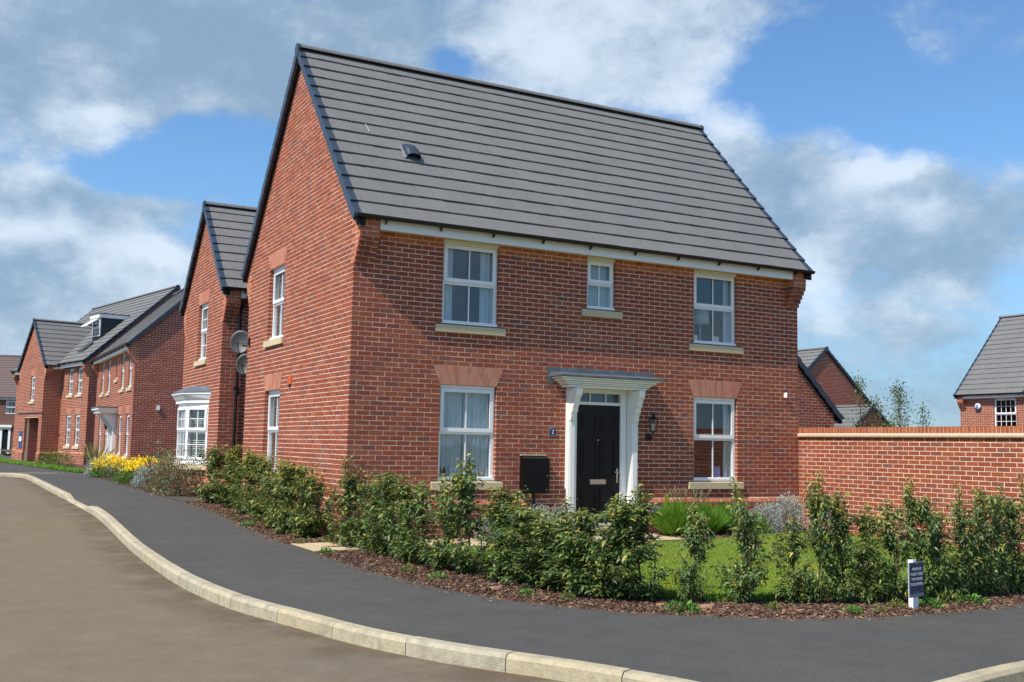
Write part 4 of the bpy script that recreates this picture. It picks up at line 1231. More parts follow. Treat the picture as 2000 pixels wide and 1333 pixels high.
# local x = -a (towards the camera), local y = n (into the plot); origin at the far end
org = P0+a2*LC2
MC2 = Matrix(((-a2.x, n2_.x, 0, org.x), (-a2.y, n2_.y, 0, org.y), (0, 0, 1, org.z), (0, 0, 0, 1)))
c2f = []
def us(s): return LC2-s
for s_ in (1.35, 2.75):
    u = us(s_)
    c2f += [rect(u-.36, u+.36, 2.775, 4.05), (4.05, 4.20, u-.36, u+.36, u-.40, u+.40), rect(u-.46, u+.46, 2.625, 2.775), rect(u-.36, u+.36, .30, 1.80), (1.80, 2.10, u-.36, u+.36, u-.46, u+.46), rect(u-.46, u+.46, .15, .30)]
C2, C2_roof, C2F = house('tall brick house with a dormer farther along the street', MC2, LC2, 8.0, 4.34, 8.30, -.7,
                         front=c2f, name='brick_house', brick_left=False, brick_right=True, orange_front=False)
FC2 = C2F['front']
for s_ in (1.35, 2.75):
    u = us(s_)
    window(FC2, u-.36, u+.36, 2.775, 4.05, C2, 'blind', bars=(1, 1)); window(FC2, u-.36, u+.36, .30, 1.80, C2, 'blind', bars=(1, 1))
    sill(FC2, u-.36, u+.36, 2.775, C2, over=.10); sill(FC2, u-.36, u+.36, .30, C2, over=.10); arch(FC2, u-.36, u+.36, 1.80, C2, flare=.1, single=False)
# dormer on the street slope
slp = (8.30-4.34)/(4.0+.30)
def dormer(uc):
    d = MB(); w_ = .62; y0 = 1.05
    zb0 = 4.34+(y0+.3)*slp-.02; zt_ = 6.62
    yb = (zt_-4.34)/slp-.3+.1
    d.v = [(uc-w_, y0, zb0), (uc+w_, y0, zb0), (uc+w_, y0, zt_), (uc-w_, y0, zt_), (uc-w_, yb, zt_), (uc+w_, yb, zt_)]
    d.f = [(0, 3, 4), (1, 5, 2), (0, 1, 2, 3), (3, 2, 5, 4)]; d.c = [(1, 1, 1)]*4
    D_ = d.build('dormer', M_dorm, C2_roof)
    t = MB(); t.box(uc-w_-.10, uc+w_+.10, y0-.14, yb+.25, zt_-.02, zt_+.16); t.build('dormer_fascia', M_fascia, D_)
    t = MB(); t.box(uc-w_-.13, uc+w_+.13, y0-.17, yb+.28, zt_+.162, zt_+.20); t.build('dormer_roof', M_verge, D_)
    Fd = lambda u, w, v: (u, y0-.03-w, v)
    window(Fd, uc-w_+.05, uc+w_-.05, zb0+.12, zt_-.05, D_, None, bars=(1, 1), rec=-.01)
    t = MB(); zz = zt_-.10
    t.hexa([(uc-.5, y0-.10, zz), (uc+.5, y0-.10, zz), (uc+.5, y0-.62, zz-.36), (uc-.5, y0-.62, zz-.36), (uc-.5, y0-.10, zz+.05), (uc+.5, y0-.10, zz+.05), (uc+.5, y0-.62, zz-.31), (uc-.5, y0-.62, zz-.31)])
    t.build('open_sash', M_upvc, D_)
dormer(us(2.6))
# roof window
t = MB(); y_, z_ = .35, 4.34+.65*slp
t.hexa([(us(2.8), .25, 4.34+.55*slp+.02), (us(2.0), .25, 4.34+.55*slp+.02), (us(2.0), .75, 4.34+1.05*slp+.02), (us(2.8), .75, 4.34+1.05*slp+.02), (us(2.8), .25, 4.34+.55*slp+.08), (us(2.0), .25, 4.34+.55*slp+.08), (us(2.0), .75, 4.34+1.05*slp+.08), (us(2.8), .75, 4.34+1.05*slp+.08)])
t.build('roof_light', M_dish, C2_roof)

# D: gable wing; its gable faces the street
WD = 4.4; PD = .85
orgD = P0+a2*4.15-n2_*PD+Vector((0, 0, -.05))
# local y = a (along the street), local x = n (into the plot) -> left gable at local x=0
MD = Matrix(((n2_.x, a2.x, 0, orgD.x), (n2_.y, a2.y, 0, orgD.y), (0, 0, 1, orgD.z), (0, 0, 0, 1)))
D_left = [rect(.55, 3.0, -.66, 1.70), rect(1.60, 2.32, 2.55, 3.825), (3.825, 4.125, 1.60, 2.32, 1.5, 2.42), rect(1.5, 2.42, 2.40, 2.55)]
Dh, D_roof, DF = house('brick gable wing projecting towards the street with a dark recessed opening below', MD, 3.6, WD, 4.30, 6.75, -.7,
                       left=D_left, name='gable_wing', cat='house wing', interior=False)
FD = DF['left']
window(FD, 1.60, 2.32, 2.55, 3.825, Dh, 'blind', bars=(1, 1)); sill(FD, 1.60, 2.32, 2.55, Dh, over=.1); arch(FD, 1.60, 2.32, 3.825, Dh, flare=.1, single=False)
mb = MB(); fbox(mb, FD, .45, 3.1, -2.3, -2.2, -.66, 1.9); fbox(mb, FD, .40, .55, -2.3, -.23, -.66, 1.9); fbox(mb, FD, 3.0, 3.1, -2.3, -.23, -.66, 1.9); fbox(mb, FD, .40, 3.1, -2.3, -.23, 1.75, 1.95)
rec_ = mb.build('porch_recess', M_farbrick, Dh)
mb = MB(); fbox(mb, FD, -.25, 4.6, .0, .05, 1.93, 1.97); mb.build('lead_flashing', M_lead, Dh)
o = empty('wall_poster', 'small blue and white notice on the brick pier beside the recessed opening', 'notice', MD @ Matrix.Translation((0, 3.55, .62)))
mb = MB(); mb.box(-.03, 0, -.28, .28, -.45, .40); mb.build('board', material('blue print', (.03, .08, .22), .5), o)
mb = MB(); mb.box(-.034, -.03, -.24, .24, -.12, .12); mb.build('white_band', M_upvc, o)

# ================================================================== HOUSE E (far left, facing the camera)
ax = Vector((math.cos(-.46), math.sin(-.46), 0)); ay = Vector((-ax.y, ax.x, 0))
oE = Vector((1.9, 95.2, -.25))-ax*12
ME = Matrix(((ax.x, ay.x, 0, oE.x), (ax.y, ay.y, 0, oE.y), (0, 0, 1, oE.z), (0, 0, 0, 1)))
uE = 12-1.95
E_front = [rect(uE-.50, uE+.55, 3.2, 4.45), rect(uE-.78, uE+.08, -.6, 1.95)]
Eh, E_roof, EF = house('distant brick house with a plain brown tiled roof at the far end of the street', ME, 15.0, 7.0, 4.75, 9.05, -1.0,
                       front=E_front, name='brick_house', brick_front=False, brick_left=False, plinth=False, kneel=False, tilemat=M_tilef, farmat=M_farbrick_shade)
window(EF['front'], uE-.50, uE+.55, 3.2, 4.45, Eh, 'pair', bars=(1, 0))
mb = MB(); fbox(mb, EF['front'], uE-.62, uE-.08, -.1, -.05, -.6, 1.45); mb.build('door', M_door, Eh)
mb = MB(); FE = EF['front']; fbox(mb, FE, uE-.85, uE-.64, -.08, .06, -.6, 1.9); fbox(mb, FE, uE-.06, uE+.15, -.08, .06, -.6, 1.9); fbox(mb, FE, uE-1.0, uE+.30, -.08, .25, 1.9, 2.12); fbox(mb, FE, uE-.64, uE-.06, -.08, .0, 1.7, 1.9)
mb.build('door_frame', M_paint, Eh)

# ================================================================== RIGHT SIDE: garden wall and houses behind
def garden_wall():
    T = 8.2
    G = empty('garden_wall', 'long red brick garden wall with an orange brick coping running from the house corner', 'wall', Matrix.Translation((9.0, 0, 0)))
    Fw = lambda u, w, v: (-w, -u, v)
    top = 1.125
    mb = MB(); mb.box(.003, .212, -T, -.002, -.62, top); wl = mb.build('wall', M_mortar, G)
    bs = lay_bricks(Fw, 0, lambda v: .006, lambda v: T, -.60, top, ())
    Fb = lambda u, w, v: (.215+w, -u, v)
    mw = G.matrix_world.copy(); mw = Matrix.Translation((9, 0, 0))
    place_bricks(bs, wl, mw, 300)
    bs = lay_bricks(Fb, 0, lambda v: .006, lambda v: T, -.60, top, ())
    place_bricks(bs, wl, mw, 0)
    # tile creasing and mortar band
    n = int(T/.3)
    for i in range(n):
        y1 = -.003-i*T/n; y0 = -(i+1)*T/n+.003
        mb = MB(); mb.box(-.045, .26, y0, y1, top+.004, top+.030, (1, 1, 1)); mb.build('creasing_tile', M_crease, G)
    mb = MB(); mb.hexa([(-.036, -T, top+.031), (-.036, -.004, top+.031), (.25, -.004, top+.031), (.25, -T, top+.031), (-.008, -T, top+.072), (-.008, -.004, top+.072), (.222, -.004, top+.072), (.222, -T, top+.072)])
    mb.build('mortar_fillet', M_mortar_light, G)
    mb = MB(); mb.box(.003, .212, -T, -.004, top+.05, top+.175); mb.build('coping_bed', M_mortar_light, G)
    n = int(T/.075)
    for i in range(n):
        y1 = -.006-i*.075; y0 = y1-.062
        mb = MB(); c = rnd.choice([(.40, .110, .046), (.37, .10, .042), (.43, .13, .055), (.34, .09, .042)])
        j = rnd.uniform(-.002, .002)
        mb.box(-.003+j, .218+j, y0, y1, top+.075, top+.178+rnd.uniform(-.002, .002), c); mb.build('coping_brick', M_brick, G)
M_crease = material('creasing tile', (.44, .29, .19), .9, nscale=20, namp=.15)
M_mortar_light = material('pale mortar', (.54, .42, .31), .95, nscale=20, namp=.12)
garden_wall()

# garage behind (F1): gable faces the camera; ridge along world y
def ry_matrix(x, y, z):   # house whose left gable faces -y ; local x = +Y, local y = -X... kept right handed
    return Matrix(((0, -1, 0, x), (1, 0, 0, y), (0, 0, 1, z), (0, 0, 0, 1)))
# local left gable (local x=0) spans local y 0..D  ->  world x from x down to x-D
WG = 6.0
F1, _, F1F = house('brick garage with a dark pitched roof just behind the house, beyond the garden wall', ry_matrix(15.62, 5.6, -.15), 6.0, WG, 1.95, 5.10, -1.2,
                   name='brick_garage', cat='garage', plinth=False, kneel=False, orange_front=False, brick_front=False, e=.22, interior=False)
mb = MB(); mb.tube([(15.28, 5.50, 1.55), (15.28, 5.50, -.6)], .04, 8); tag(mb.build('drain_pipe', M_black), 'short black drain pipe on the garage gable under its eave', 'drain pipe')
F2, _, F2F = house('tall brick gable end of a house beyond the garage', ry_matrix(35.4+5.0, 25.6, -2.0), 12.0, 10.0, 3.75, 8.33, -2,
                   name='brick_house', plinth=False, kneel=False, orange_front=False, brick_front=False, interior=False, tilemat=M_tile)
F3, _, F3F = house('low brick gabled annexe in front of the tall gable end', ry_matrix(33.8+2.3, 21.0, -2.0), 5.5, 4.6, 3.05, 5.12, -2,
                   name='brick_annexe', cat='annexe', plinth=False, kneel=False, orange_front=False, brick_front=False, interior=False)
# house H, far right, facing the camera's left
LH = 12.0
MH = Matrix(((0, 1, 0, 36.2), (-1, 0, 0, 17.95), (0, 0, 1, -.70), (0, 0, 0, 1)))
uH = 17.95-15.62
H_front = [rect(uH-.56, uH+.56, 2.70, 4.2), rect(uH-.66, uH+.66, 2.55, 2.70)]
Hh, _, HF = house('brick house with an alarm box, far right behind the garden wall', MH, LH, 6.4, 4.30, 8.22, -2,
                  front=H_front, name='brick_house', brick_left=False, orange_front=True, plinth=False, interior=True)
window(HF['front'], uH-.56, uH+.56, 2.70, 4.10, Hh, None, bars=(3, 1)); sill(HF['front'], uH-.56, uH+.56, 2.70, Hh)
MHW = Matrix(((1, 0, 0, 35.4), (0, 1, 0, 13.75-5.2), (0, 0, 1, -.70), (0, 0, 0, 1)))
Hw, _, HWF = house('brick gable wing at the right edge, joined to the house with the alarm box', MHW, 4.0, 5.2, 4.30, 7.6, -2,
                   name='gable_wing', cat='house wing', plinth=False, interior=False, orange_front=False)
o = empty('alarm_box', 'white burglar alarm box under the eaves of the far right house', 'alarm box', MH @ Matrix.Translation((.98, 0, 3.72)))
mb = MB(); mb.M = Matrix.Rotation(math.pi/2, 4, 'X'); mb.lathe([(.155, 0), (.155, .05), (.12, .09), (.05, .10)], (0, .03, 0), 16); mb.build('cover', M_upvc, o, smooth=True)
mb = MB(); mb.M = Matrix.Rotation(math.pi/2, 4, 'X'); mb.lathe([(.17, .0), (.17, .045), (.15, .05)], (0, -.06, 0), 16); mb.build('base', M_navy, o)
mb = MB(); mb.box(-.045, -.015, -.115, -.100, -.02, .10); mb.box(.015, .045, -.115, -.100, -.02, .10); mb.box(-.045, .045, -.114, -.101, -.055, -.03); mb.build('blue_mark', material('blue mark', (.02, .05, .35), .5), o)

# ================================================================== VEGETATION
def leaf_mesh(name, pos, dirs, nrm, ln, wd, cols, mat, droop=.35, fold=.25):
    """lance shaped leaves: 6 vertices, 4 triangles each"""
    n = len(pos)
    d = dirs/np.linalg.norm(dirs, axis=1)[:, None]
    s = np.cross(d, nrm); s /= (np.linalg.norm(s, axis=1)[:, None]+1e-9)
    u = np.cross(s, d)
    ln = ln[:, None]; wd = wd[:, None]
    down = np.array([0, 0, -1.0])
    V = np.zeros((n, 6, 3))
    V[:, 0] = pos
    c1 = pos+d*ln*.35; c2 = pos+d*ln*.70+down*ln*droop*.3
    V[:, 1] = c1+s*wd*.5+u*wd*fold*.5; V[:, 5] = c1-s*wd*.5+u*wd*fold*.5
    V[:, 2] = c2+s*wd*.42+u*wd*fold*.4; V[:, 4] = c2-s*wd*.42+u*wd*fold*.4
    V[:, 3] = pos+d*ln*.97+down*ln*droop
    base = (np.arange(n)*6)[:, None]
    F = np.concatenate([base+np.array([[0, 1, 5]]), base+np.array([[1, 2, 4]]), base+np.array([[1, 4, 5]]), base+np.array([[2, 3, 4]])], axis=1).reshape(-1, 3)
    me = bpy.data.meshes.new(name)
    me.vertices.add(n*6); me.vertices.foreach_set('co', V.reshape(-1).astype(np.float32))
    nf = len(F); me.loops.add(nf*3); me.loops.foreach_set('vertex_index', F.reshape(-1).astype(np.int32))
    me.polygons.add(nf); me.polygons.foreach_set('loop_start', (np.arange(nf)*3).astype(np.int32))
    try: me.polygons.foreach_set('loop_total', np.full(nf, 3, dtype=np.int32))
    except Exception: pass
    at_ = me.attributes.new('Col', 'FLOAT_COLOR', 'FACE')
    cc = np.ones((n, 4, 4), dtype=np.float32); cc[:, :, :3] = cols[:, None, :]
    at_.data.foreach_set('color', cc.reshape(-1))
    me.materials.append(mat); me.update(); me.validate()
    return me

def rv(n): 
    v = rng.normal(size=(n, 3)); return v/np.linalg.norm(v, axis=1)[:, None]

def hedge_variant(seed, h=1.15, nbr=38, wide=.30, lead=3, young=.14, green=1.0):
    r = np.random.default_rng(seed)
    stem = MB(); P = []; Dv = []; Hh_ = []
    z = np.linspace(0, h*.9, 8)
    wob = r.normal(size=2)*.03
    trunk = [(wob[0]*math.sin(t*2.2), wob[1]*math.sin(t*1.7), t) for t in z]
    stem.tube(trunk, .011, 5, r1=.005)
    stem.tube([(0.02, 0.01, 0), (.05+wob[0], .04, .3), (.07, .08, .6)], .008, 5, r1=.004)
    def run(a, b, k, up_=0.0):
        a = np.array(a); b = np.array(b)
        for t in np.linspace(.12, 1, k):
            p = a+(b-a)*t+np.array([0, 0, up_*t*t])
            for _ in range(6):
                q = r.normal(size=3); q[2] *= .5
                dd = q/np.linalg.norm(q)+.6*(b-a)/np.linalg.norm(b-a)+np.array([0, 0, -.15])
                P.append(p+r.normal(size=3)*.024); Dv.append(dd); Hh_.append(p[2])
    for i in range(nbr):
        t = r.uniform(.02, .90)**1.05; zz = t*h
        az = r.uniform(0, 2*math.pi)
        L_ = wide*(.92-.30*t-.9*max(0, t-.62))*r.uniform(.5, 1.15)
        if t < .08: L_ *= .8
        a = (wob[0]*math.sin(zz*2.2), wob[1]*math.sin(zz*1.7), zz)
        b = (a[0]+L_*math.cos(az), a[1]+L_*math.sin(az), zz+L_*r.uniform(.35, 1.3))
        stem.tube([a, b], .004, 4, r1=.002, caps=False)
        run(a, b, max(5, int(L_/.030)), .0)
    for i in range(nbr//4):          # low shoots close to the ground
        az = r.uniform(0, 2*math.pi); q_ = wide*r.uniform(.4, .95)
        run((0, 0, .04), (q_*math.cos(az), q_*math.sin(az), r.uniform(.12, .42)), 8)
    for i in range(lead):
        az = r.uniform(0, 2*math.pi); rr = r.uniform(0, .12)
        a = (rr*.3*math.cos(az), rr*.3*math.sin(az), h*r.uniform(.45, .62))
        b = (rr*math.cos(az), rr*math.sin(az), h*r.uniform(.86, 1.10))
        stem.tube([a, b], .005, 4, r1=.002, caps=False)
        run(a, b, int((b[2]-a[2])/.024))
    P = np.array(P); Dv = np.array(Dv); Hh_ = np.array(Hh_); n = len(P)
    nr = r.normal(size=(n, 3))*.5+np.array([0, 0, 1.0])
    ln = r.uniform(.045, .082, n); wd = ln*r.uniform(.28, .36, n)
    cols = np.array([.068, .112, .036])[None]*r.uniform(.6, 1.55, (n, 1))*green
    cols = cols*np.array([1, 1, 1.0])
    tipf = np.clip((Hh_/h-.72)/.3, 0, 1)
    yo = r.uniform(size=n) < (young+.5*tipf)
    cols[yo] = np.array([.23, .23, .045])[None]*r.uniform(.7, 1.25, (yo.sum(), 1))
    ye = r.uniform(size=n) < .012; cols[ye] = np.array([.42, .30, .03])
    br = r.uniform(size=n) < .025; cols[br] = np.array([.16, .07, .03])
    fol = leaf_mesh('foliage', P, Dv, nr, ln, wd, cols, M_leaf, droop=.42)
    return stem.mesh('stem', M_stem), fol

HV = [hedge_variant(1, 1.15, 46, .31), hedge_variant(2, 1.1, 46, .29, 2), hedge_variant(3, 1.2, 38, .26, 3), hedge_variant(4, 1.05, 50, .34, 2), hedge_variant(5, 1.15, 44, .30, 4),
      hedge_variant(6, 1.12, 36, .25, 2)]
HL = [hedge_variant(11, 1.1, 62, .34, 4, young=.25, green=.95), hedge_variant(12, 1.05, 58, .36, 5, young=.28), hedge_variant(13, 1.1, 62, .33, 5, young=.25)]

def plant(name, label, cat, meshes, loc, rot, scl, group=None):
    M = Matrix.Translation(loc) @ Matrix.Rotation(rnd.uniform(-.07, .07), 4, 'X') @ Matrix.Rotation(rnd.uniform(-.07, .07), 4, 'Y') @ Matrix.Rotation(rot, 4, 'Z') @ Matrix.Diagonal((scl[0], scl[1], scl[2], 1))
    o = empty(name, label, cat, M, group)
    for me in meshes: link(me.name.split('.')[0], me, o)
    return o

# front hedge, in order from the house corner round to the right edge of the photo
front_hedge = [(-.20, -.80, 1.18, 0, 'with a tall shoot in front of the brick corner of the house'), (-.05, -1.35, 1.02, 3, 'low and dense, between the two tall shoots by the house corner'),
 (-.14, -2.05, 1.16, 4, 'with a pointed top left of the ground floor window'), (-.10, -2.65, 1.02, 1, 'below the left end of the ground floor window sill'), (-.20, -3.15, 1.0, 5, 'with two thin yellowish shoots below the left window'),
 (-.12, -3.75, 1.02, 0, 'below the middle of the left window sill'), (.0, -4.25, 1.24, 2, 'tallest in front of the left window sill, tip reaching the sill'), (.08, -4.75, 1.05, 4, 'just right of the tallest one under the left window'),
 (.16, -5.15, .90, 3, 'in front of the silver bush left of the meter box'), (.22, -5.55, .80, 1, 'short one in front of the silver bushes under the meter box'), (.34, -5.85, .84, 0, 'in front of the pale path left of the door'),
 (.36, -6.20, .92, 3, 'left of the black front door'), (.50, -6.45, .98, 4, 'with twin shoots in front of the black front door'), (.66, -6.66, 1.0, 2, 'in front of the right door pilaster'),
 (.98, -6.92, 1.0, 5, 'in front of the flower pot'), (1.46, -7.16, 1.10, 0, 'standing alone before the lawn with lawn on both sides'), (1.93, -7.33, .82, 5, 'short one left of the tall shrub by the right corner of the house'),
 (2.12, -7.42, 1.16, 2, 'tall one before the right corner of the house'), (2.42, -7.52, 1.14, 4, 'in front of the garden wall near the small silver bush'), (2.64, -7.60, .98, 1, 'left of the small notice, second from it'),
 (2.90, -7.66, 1.02, 5, 'directly left of the small notice'), (3.26, -7.66, 1.14, 2, 'directly right of the small notice'), (3.58, -7.66, 1.02, 3, 'second right of the small notice'),
 (3.86, -7.66, 1.10, 0, 'third right of the small notice, dense'), (4.14, -7.62, 1.16, 4, 'near the right edge, in front of the garden wall'), (4.45, -7.60, 1.15, 1, 'at the right edge of the photo'),
 (4.85, -7.6, 1.1, 3, 'beyond the right edge of the photo, first'), (5.25, -7.55, 1.1, 0, 'beyond the right edge of the photo, second')]
for i, (x, y, hgt, v, lab) in enumerate(front_hedge):
    s_ = hgt/1.12
    plant('hedge_shrub', 'hedge shrub '+lab, 'shrub', HV[v], (x, y, -.60), rnd.uniform(0, 6.28), (rnd.uniform(.95, 1.2)*(.72 if x > .9 else 1.2), rnd.uniform(.9, 1.1)*(.82 if x > .9 else 1.25), s_*rnd.uniform(.90, 1.0)), 'young hedge shrubs along the front bed')
left_hedge = [(-.42, 6.6, 1.15, 0, 'farthest, beside the corner of the gable wall'), (-.36, 5.35, 1.1, 1, 'second from the far end, left of the gable window'), (-.40, 4.1, 1.08, 2, 'in front of the left part of the gable window'),
              (-.38, 3.05, 1.05, 0, 'under the right edge of the gable window'), (-.42, 2.0, 1.0, 1, 'next to last towards the path'), (-.46, 1.15, 1.08, 2, 'nearest the path end, with a pointed tip'), (-.35, .55, .95, 0, 'last one beside the cream path')]
for x, y, hgt, v, lab in left_hedge:
    s_ = hgt/1.1
    plant('hedge_shrub', 'dense shrub under the side gable, '+lab, 'shrub', HL[v], (x, y, -.60+rise(y)), rnd.uniform(0, 6.28), (s_*1.3, s_*1.3, s_*1.02), 'dense shrubs under the side gable')

def mound(seed, n, rx, ry, h, ln, wd, colf, mat, upb=.5, shell=.6, droop=.1, clump=10, stems=True, lift=0.0):
    r = np.random.default_rng(seed)
    cs = r.normal(size=(clump, 3)); cs[:, 2] = np.abs(cs[:, 2]); cs /= np.linalg.norm(cs, axis=1)[:, None]
    v = r.normal(size=(n, 3)); v[:, 2] = np.abs(v[:, 2])*.9; v /= np.linalg.norm(v, axis=1)[:, None]
    dens = (v@cs.T).max(axis=1)
    rad = (shell+(1-shell)*r.uniform(size=n))*(.80+.28*np.clip((dens-.75)/.25, 0, 1))+r.normal(size=n)*.03
    P = np.stack([v[:, 0]*rx*rad, v[:, 1]*ry*rad, lift+v[:, 2]*(h-lift)*rad], axis=1)
    d = v+r.normal(size=(n, 3))*.55+np.array([0, 0, upb])
    cols = colf(r, n, P[:, 2]/h, dens)
    me = leaf_mesh('foliage', P, d, r.normal(size=(n, 3))*.6+np.array([0, 0, 1.]), r.uniform(ln*.7, ln*1.25, n), r.uniform(wd*.8, wd*1.2, n), cols, mat, droop=droop)
    st = MB()
    for k in range(9):
        a = r.uniform(0, 6.28); q = r.uniform(.3, .75)
        st.tube([(0.01*math.cos(a), .01*math.sin(a), 0), (rx*q*math.cos(a)*.5, ry*q*math.sin(a)*.5, h*.3), (rx*q*math.cos(a), ry*q*math.sin(a), h*r.uniform(.5, .8))], .008, 4, r1=.003, caps=False)
    return st.mesh('stem', M_stem), me
def c_silver(r, n, t, d): return np.array([.40, .46, .42])[None]*r.uniform(.6, 1.3, (n, 1))
def c_green(r, n, t, d): return np.array([.08, .18, .03])[None]*r.uniform(.6, 1.5, (n, 1))
def c_yellow(r, n, t, d):
    c = np.array([.075, .14, .02])[None]*r.uniform(.7, 1.4, (n, 1)); m_ = r.uniform(size=n) < np.clip((t-.28)*2.6, 0, .97)
    c[m_] = np.array([.86, .62, .02])[None]*r.uniform(.75, 1.1, (m_.sum(), 1)); return c
def c_phot(r, n, t, d):
    c = np.array([.085, .12, .05])[None]*r.uniform(.6, 1.5, (n, 1)); m_ = r.uniform(size=n) < .30
    c[m_] = np.array([.20, .055, .040])[None]*r.uniform(.7, 1.2, (m_.sum(), 1)); m2 = r.uniform(size=n) < .10
    c[m2] = np.array([.26, .27, .22]); return c
def c_olive(r, n, t, d): return np.array([.10, .13, .03])[None]*r.uniform(.6, 1.5, (n, 1))

SV = [mound(21, 2600, .34, .30, .52, .040, .010, c_silver, M_silver, upb=.7, clump=14), mound(22, 2400, .34, .30, .50, .040, .010, c_silver, M_silver, upb=.7, clump=12)]
sil = [(2.05, -.66, .78, 'below the left window sill, partly behind the hedge'), (2.55, -.52, .86, 'under the right end of the left window'), (3.05, -.46, 1.02, 'directly below the black meter box'), (3.52, -.42, 1.05, 'between the meter box and the white porch'),
       (7.75, -.45, 1.05, 'on the right under the right window'), (8.25, -.50, 1.38, 'large one at the right end of the house front'), (8.66, -1.05, 1.0, 'small one where the garden wall meets the house')]
for i, (x, y, s_, lab) in enumerate(sil):
    plant('silver_bush', 'silver bush '+lab, 'bush', SV[i % 2], (x, y, -.60), rnd.uniform(0, 6), (s_*.95, s_*.85, s_*1.05), 'silver leaved bushes along the house')
GB = mound(25, 900, .30, .28, .34, .06, .022, c_green, M_leaf)
plant('green_bush', 'small bright green bush between the lavender and the silver bush', 'bush', GB, (7.35, -.72, -.60), 1, (.9, .8, .9))

def tuft(seed, n, r0, h, col, spread=.55, wd=.007, curve=.15):
    r = np.random.default_rng(seed)
    a = r.uniform(0, 2*math.pi, n); q = np.sqrt(r.uniform(size=n))
    base = np.stack([np.cos(a)*q*r0*.45, np.sin(a)*q*r0*.45, np.zeros(n)], axis=1)
    tip = np.stack([np.cos(a)*q*spread, np.sin(a)*q*spread, h*(1-.42*q*q)*r.uniform(.72, 1.06, n)], axis=1)
    ln = np.linalg.norm(tip-base, axis=1)
    cols = np.array(col)[None]*r.uniform(.6, 1.45, (n, 1))
    # two passes: inner stalk and needle clusters
    k = 3; P = []; Dv = []; Ls = []; C = []
    for j in range(k):
        t0 = .18+.27*j
        P.append(base+(tip-base)*t0); Dv.append((tip-base)+r.normal(size=(n, 3))*.10*ln[:, None]); Ls.append(ln*.42); C.append(cols*(1+.0*j))
    P = np.concatenate(P); Dv = np.concatenate(Dv); Ls = np.concatenate(Ls); C = np.concatenate(C)
    return leaf_mesh('foliage', P, Dv, r.normal(size=(len(P), 3)), Ls, np.full(len(P), wd), C, M_blade, droop=curve*.2, fold=.1)
LV = [tuft(31, 1500, .30, .66, (.15, .31, .025), spread=.46), tuft(32, 1400, .30, .62, (.14, .30, .028), spread=.45)]
for i, (x, y, s_, lab) in enumerate([(5.55, -.78, 1.0, 'left one, beside the flower pot'), (6.18, -.66, .98, 'middle one, under the right window'), (6.78, -.55, .92, 'right one, under the right window sill')]):
    plant('lavender_bush', 'bright green spiky mound of lavender, '+lab, 'bush', [LV[i % 2]], (x, y, -.60), rnd.uniform(0, 6), (s_*1.05, s_, s_*.86), 'lavender mounds right of the door')
# seed heads
def spikes(x, y, n, name_label):
    o = empty('flower_stalks', name_label, 'flower stalks', Matrix.Translation((x, y, -.6)))
    mb = MB()
    for i in range(n):
        a = rnd.uniform(0, 6.28); q = rnd.uniform(.1, .5); hh = rnd.uniform(.66, .80)
        mb.tube([(q*.3*math.cos(a), q*.3*math.sin(a), .3), (q*math.cos(a), q*math.sin(a), hh)], .0025, 3, (.16, .19, .06), caps=False)
        mb.tube([(q*math.cos(a), q*math.sin(a), hh-.01), (q*1.03*math.cos(a), q*1.03*math.sin(a), hh+.04)], .006, 4, (.22, .19, .12))
    mb.build('stalk', M_bark, o)
spikes(5.9, -.55, 60, 'thin dry flower stalks rising above the lavender mounds')

# flower pot
o = empty('flower_pot', 'dark clay pot of blue pansies and a small golden conifer right of the door', 'flower pot', Matrix.Translation((5.62, -.34, -.59)))
mb = MB(); mb.lathe([(.13, 0), (.15, .02), (.19, .30), (.205, .31), (.205, .35), (.18, .35), (.17, .31)], n=20); mb.build('pot', M_clay, o, smooth=True)
mb = MB(); mb.lathe([(.17, .30), (.17, .325), (.02, .33)], n=16, col=(.04, .025, .02)); mb.build('compost', M_bark, o)
r_ = rng
def petals(n, c, rr, z0, col, ln=.03, up_=.4):
    P = np.stack([c[0]+rng.normal(size=n)*rr*.5, c[1]+rng.normal(size=n)*rr*.5, z0+rng.uniform(0, .07, n)], axis=1)
    cols = np.array(col)[None]*rng.uniform(.6, 1.3, (n, 1))
    return leaf_mesh('flowers', P, rv(n)+np.array([0, 0, up_]), rv(n), np.full(n, ln), np.full(n, ln*.85), cols, M_petal, droop=.1)
link('blue_flowers', petals(130, (-.08, -.02), .18, .38, (.09, .045, .42)), o)
link('white_flowers', petals(60, (.12, -.05), .12, .34, (.7, .68, .7)), o)
link('leaves', petals(200, (0, 0), .24, .32, (.05, .10, .02), .045), o)
n = 500; t_ = rng.uniform(size=n); a_ = rng.uniform(0, 6.28, n); rad = .055*(1-t_)+.008
P = np.stack([.06+np.cos(a_)*rad, .03+np.sin(a_)*rad, .34+t_*.30], axis=1)
link('conifer', leaf_mesh('conifer', P, np.stack([np.cos(a_)*.4, np.sin(a_)*.4, np.ones(n)], axis=1), rv(n), np.full(n, .035), np.full(n, .010), np.array([.30, .34, .03])[None]*rng.uniform(.6, 1.2, (n, 1)), M_leaf, droop=0), o)

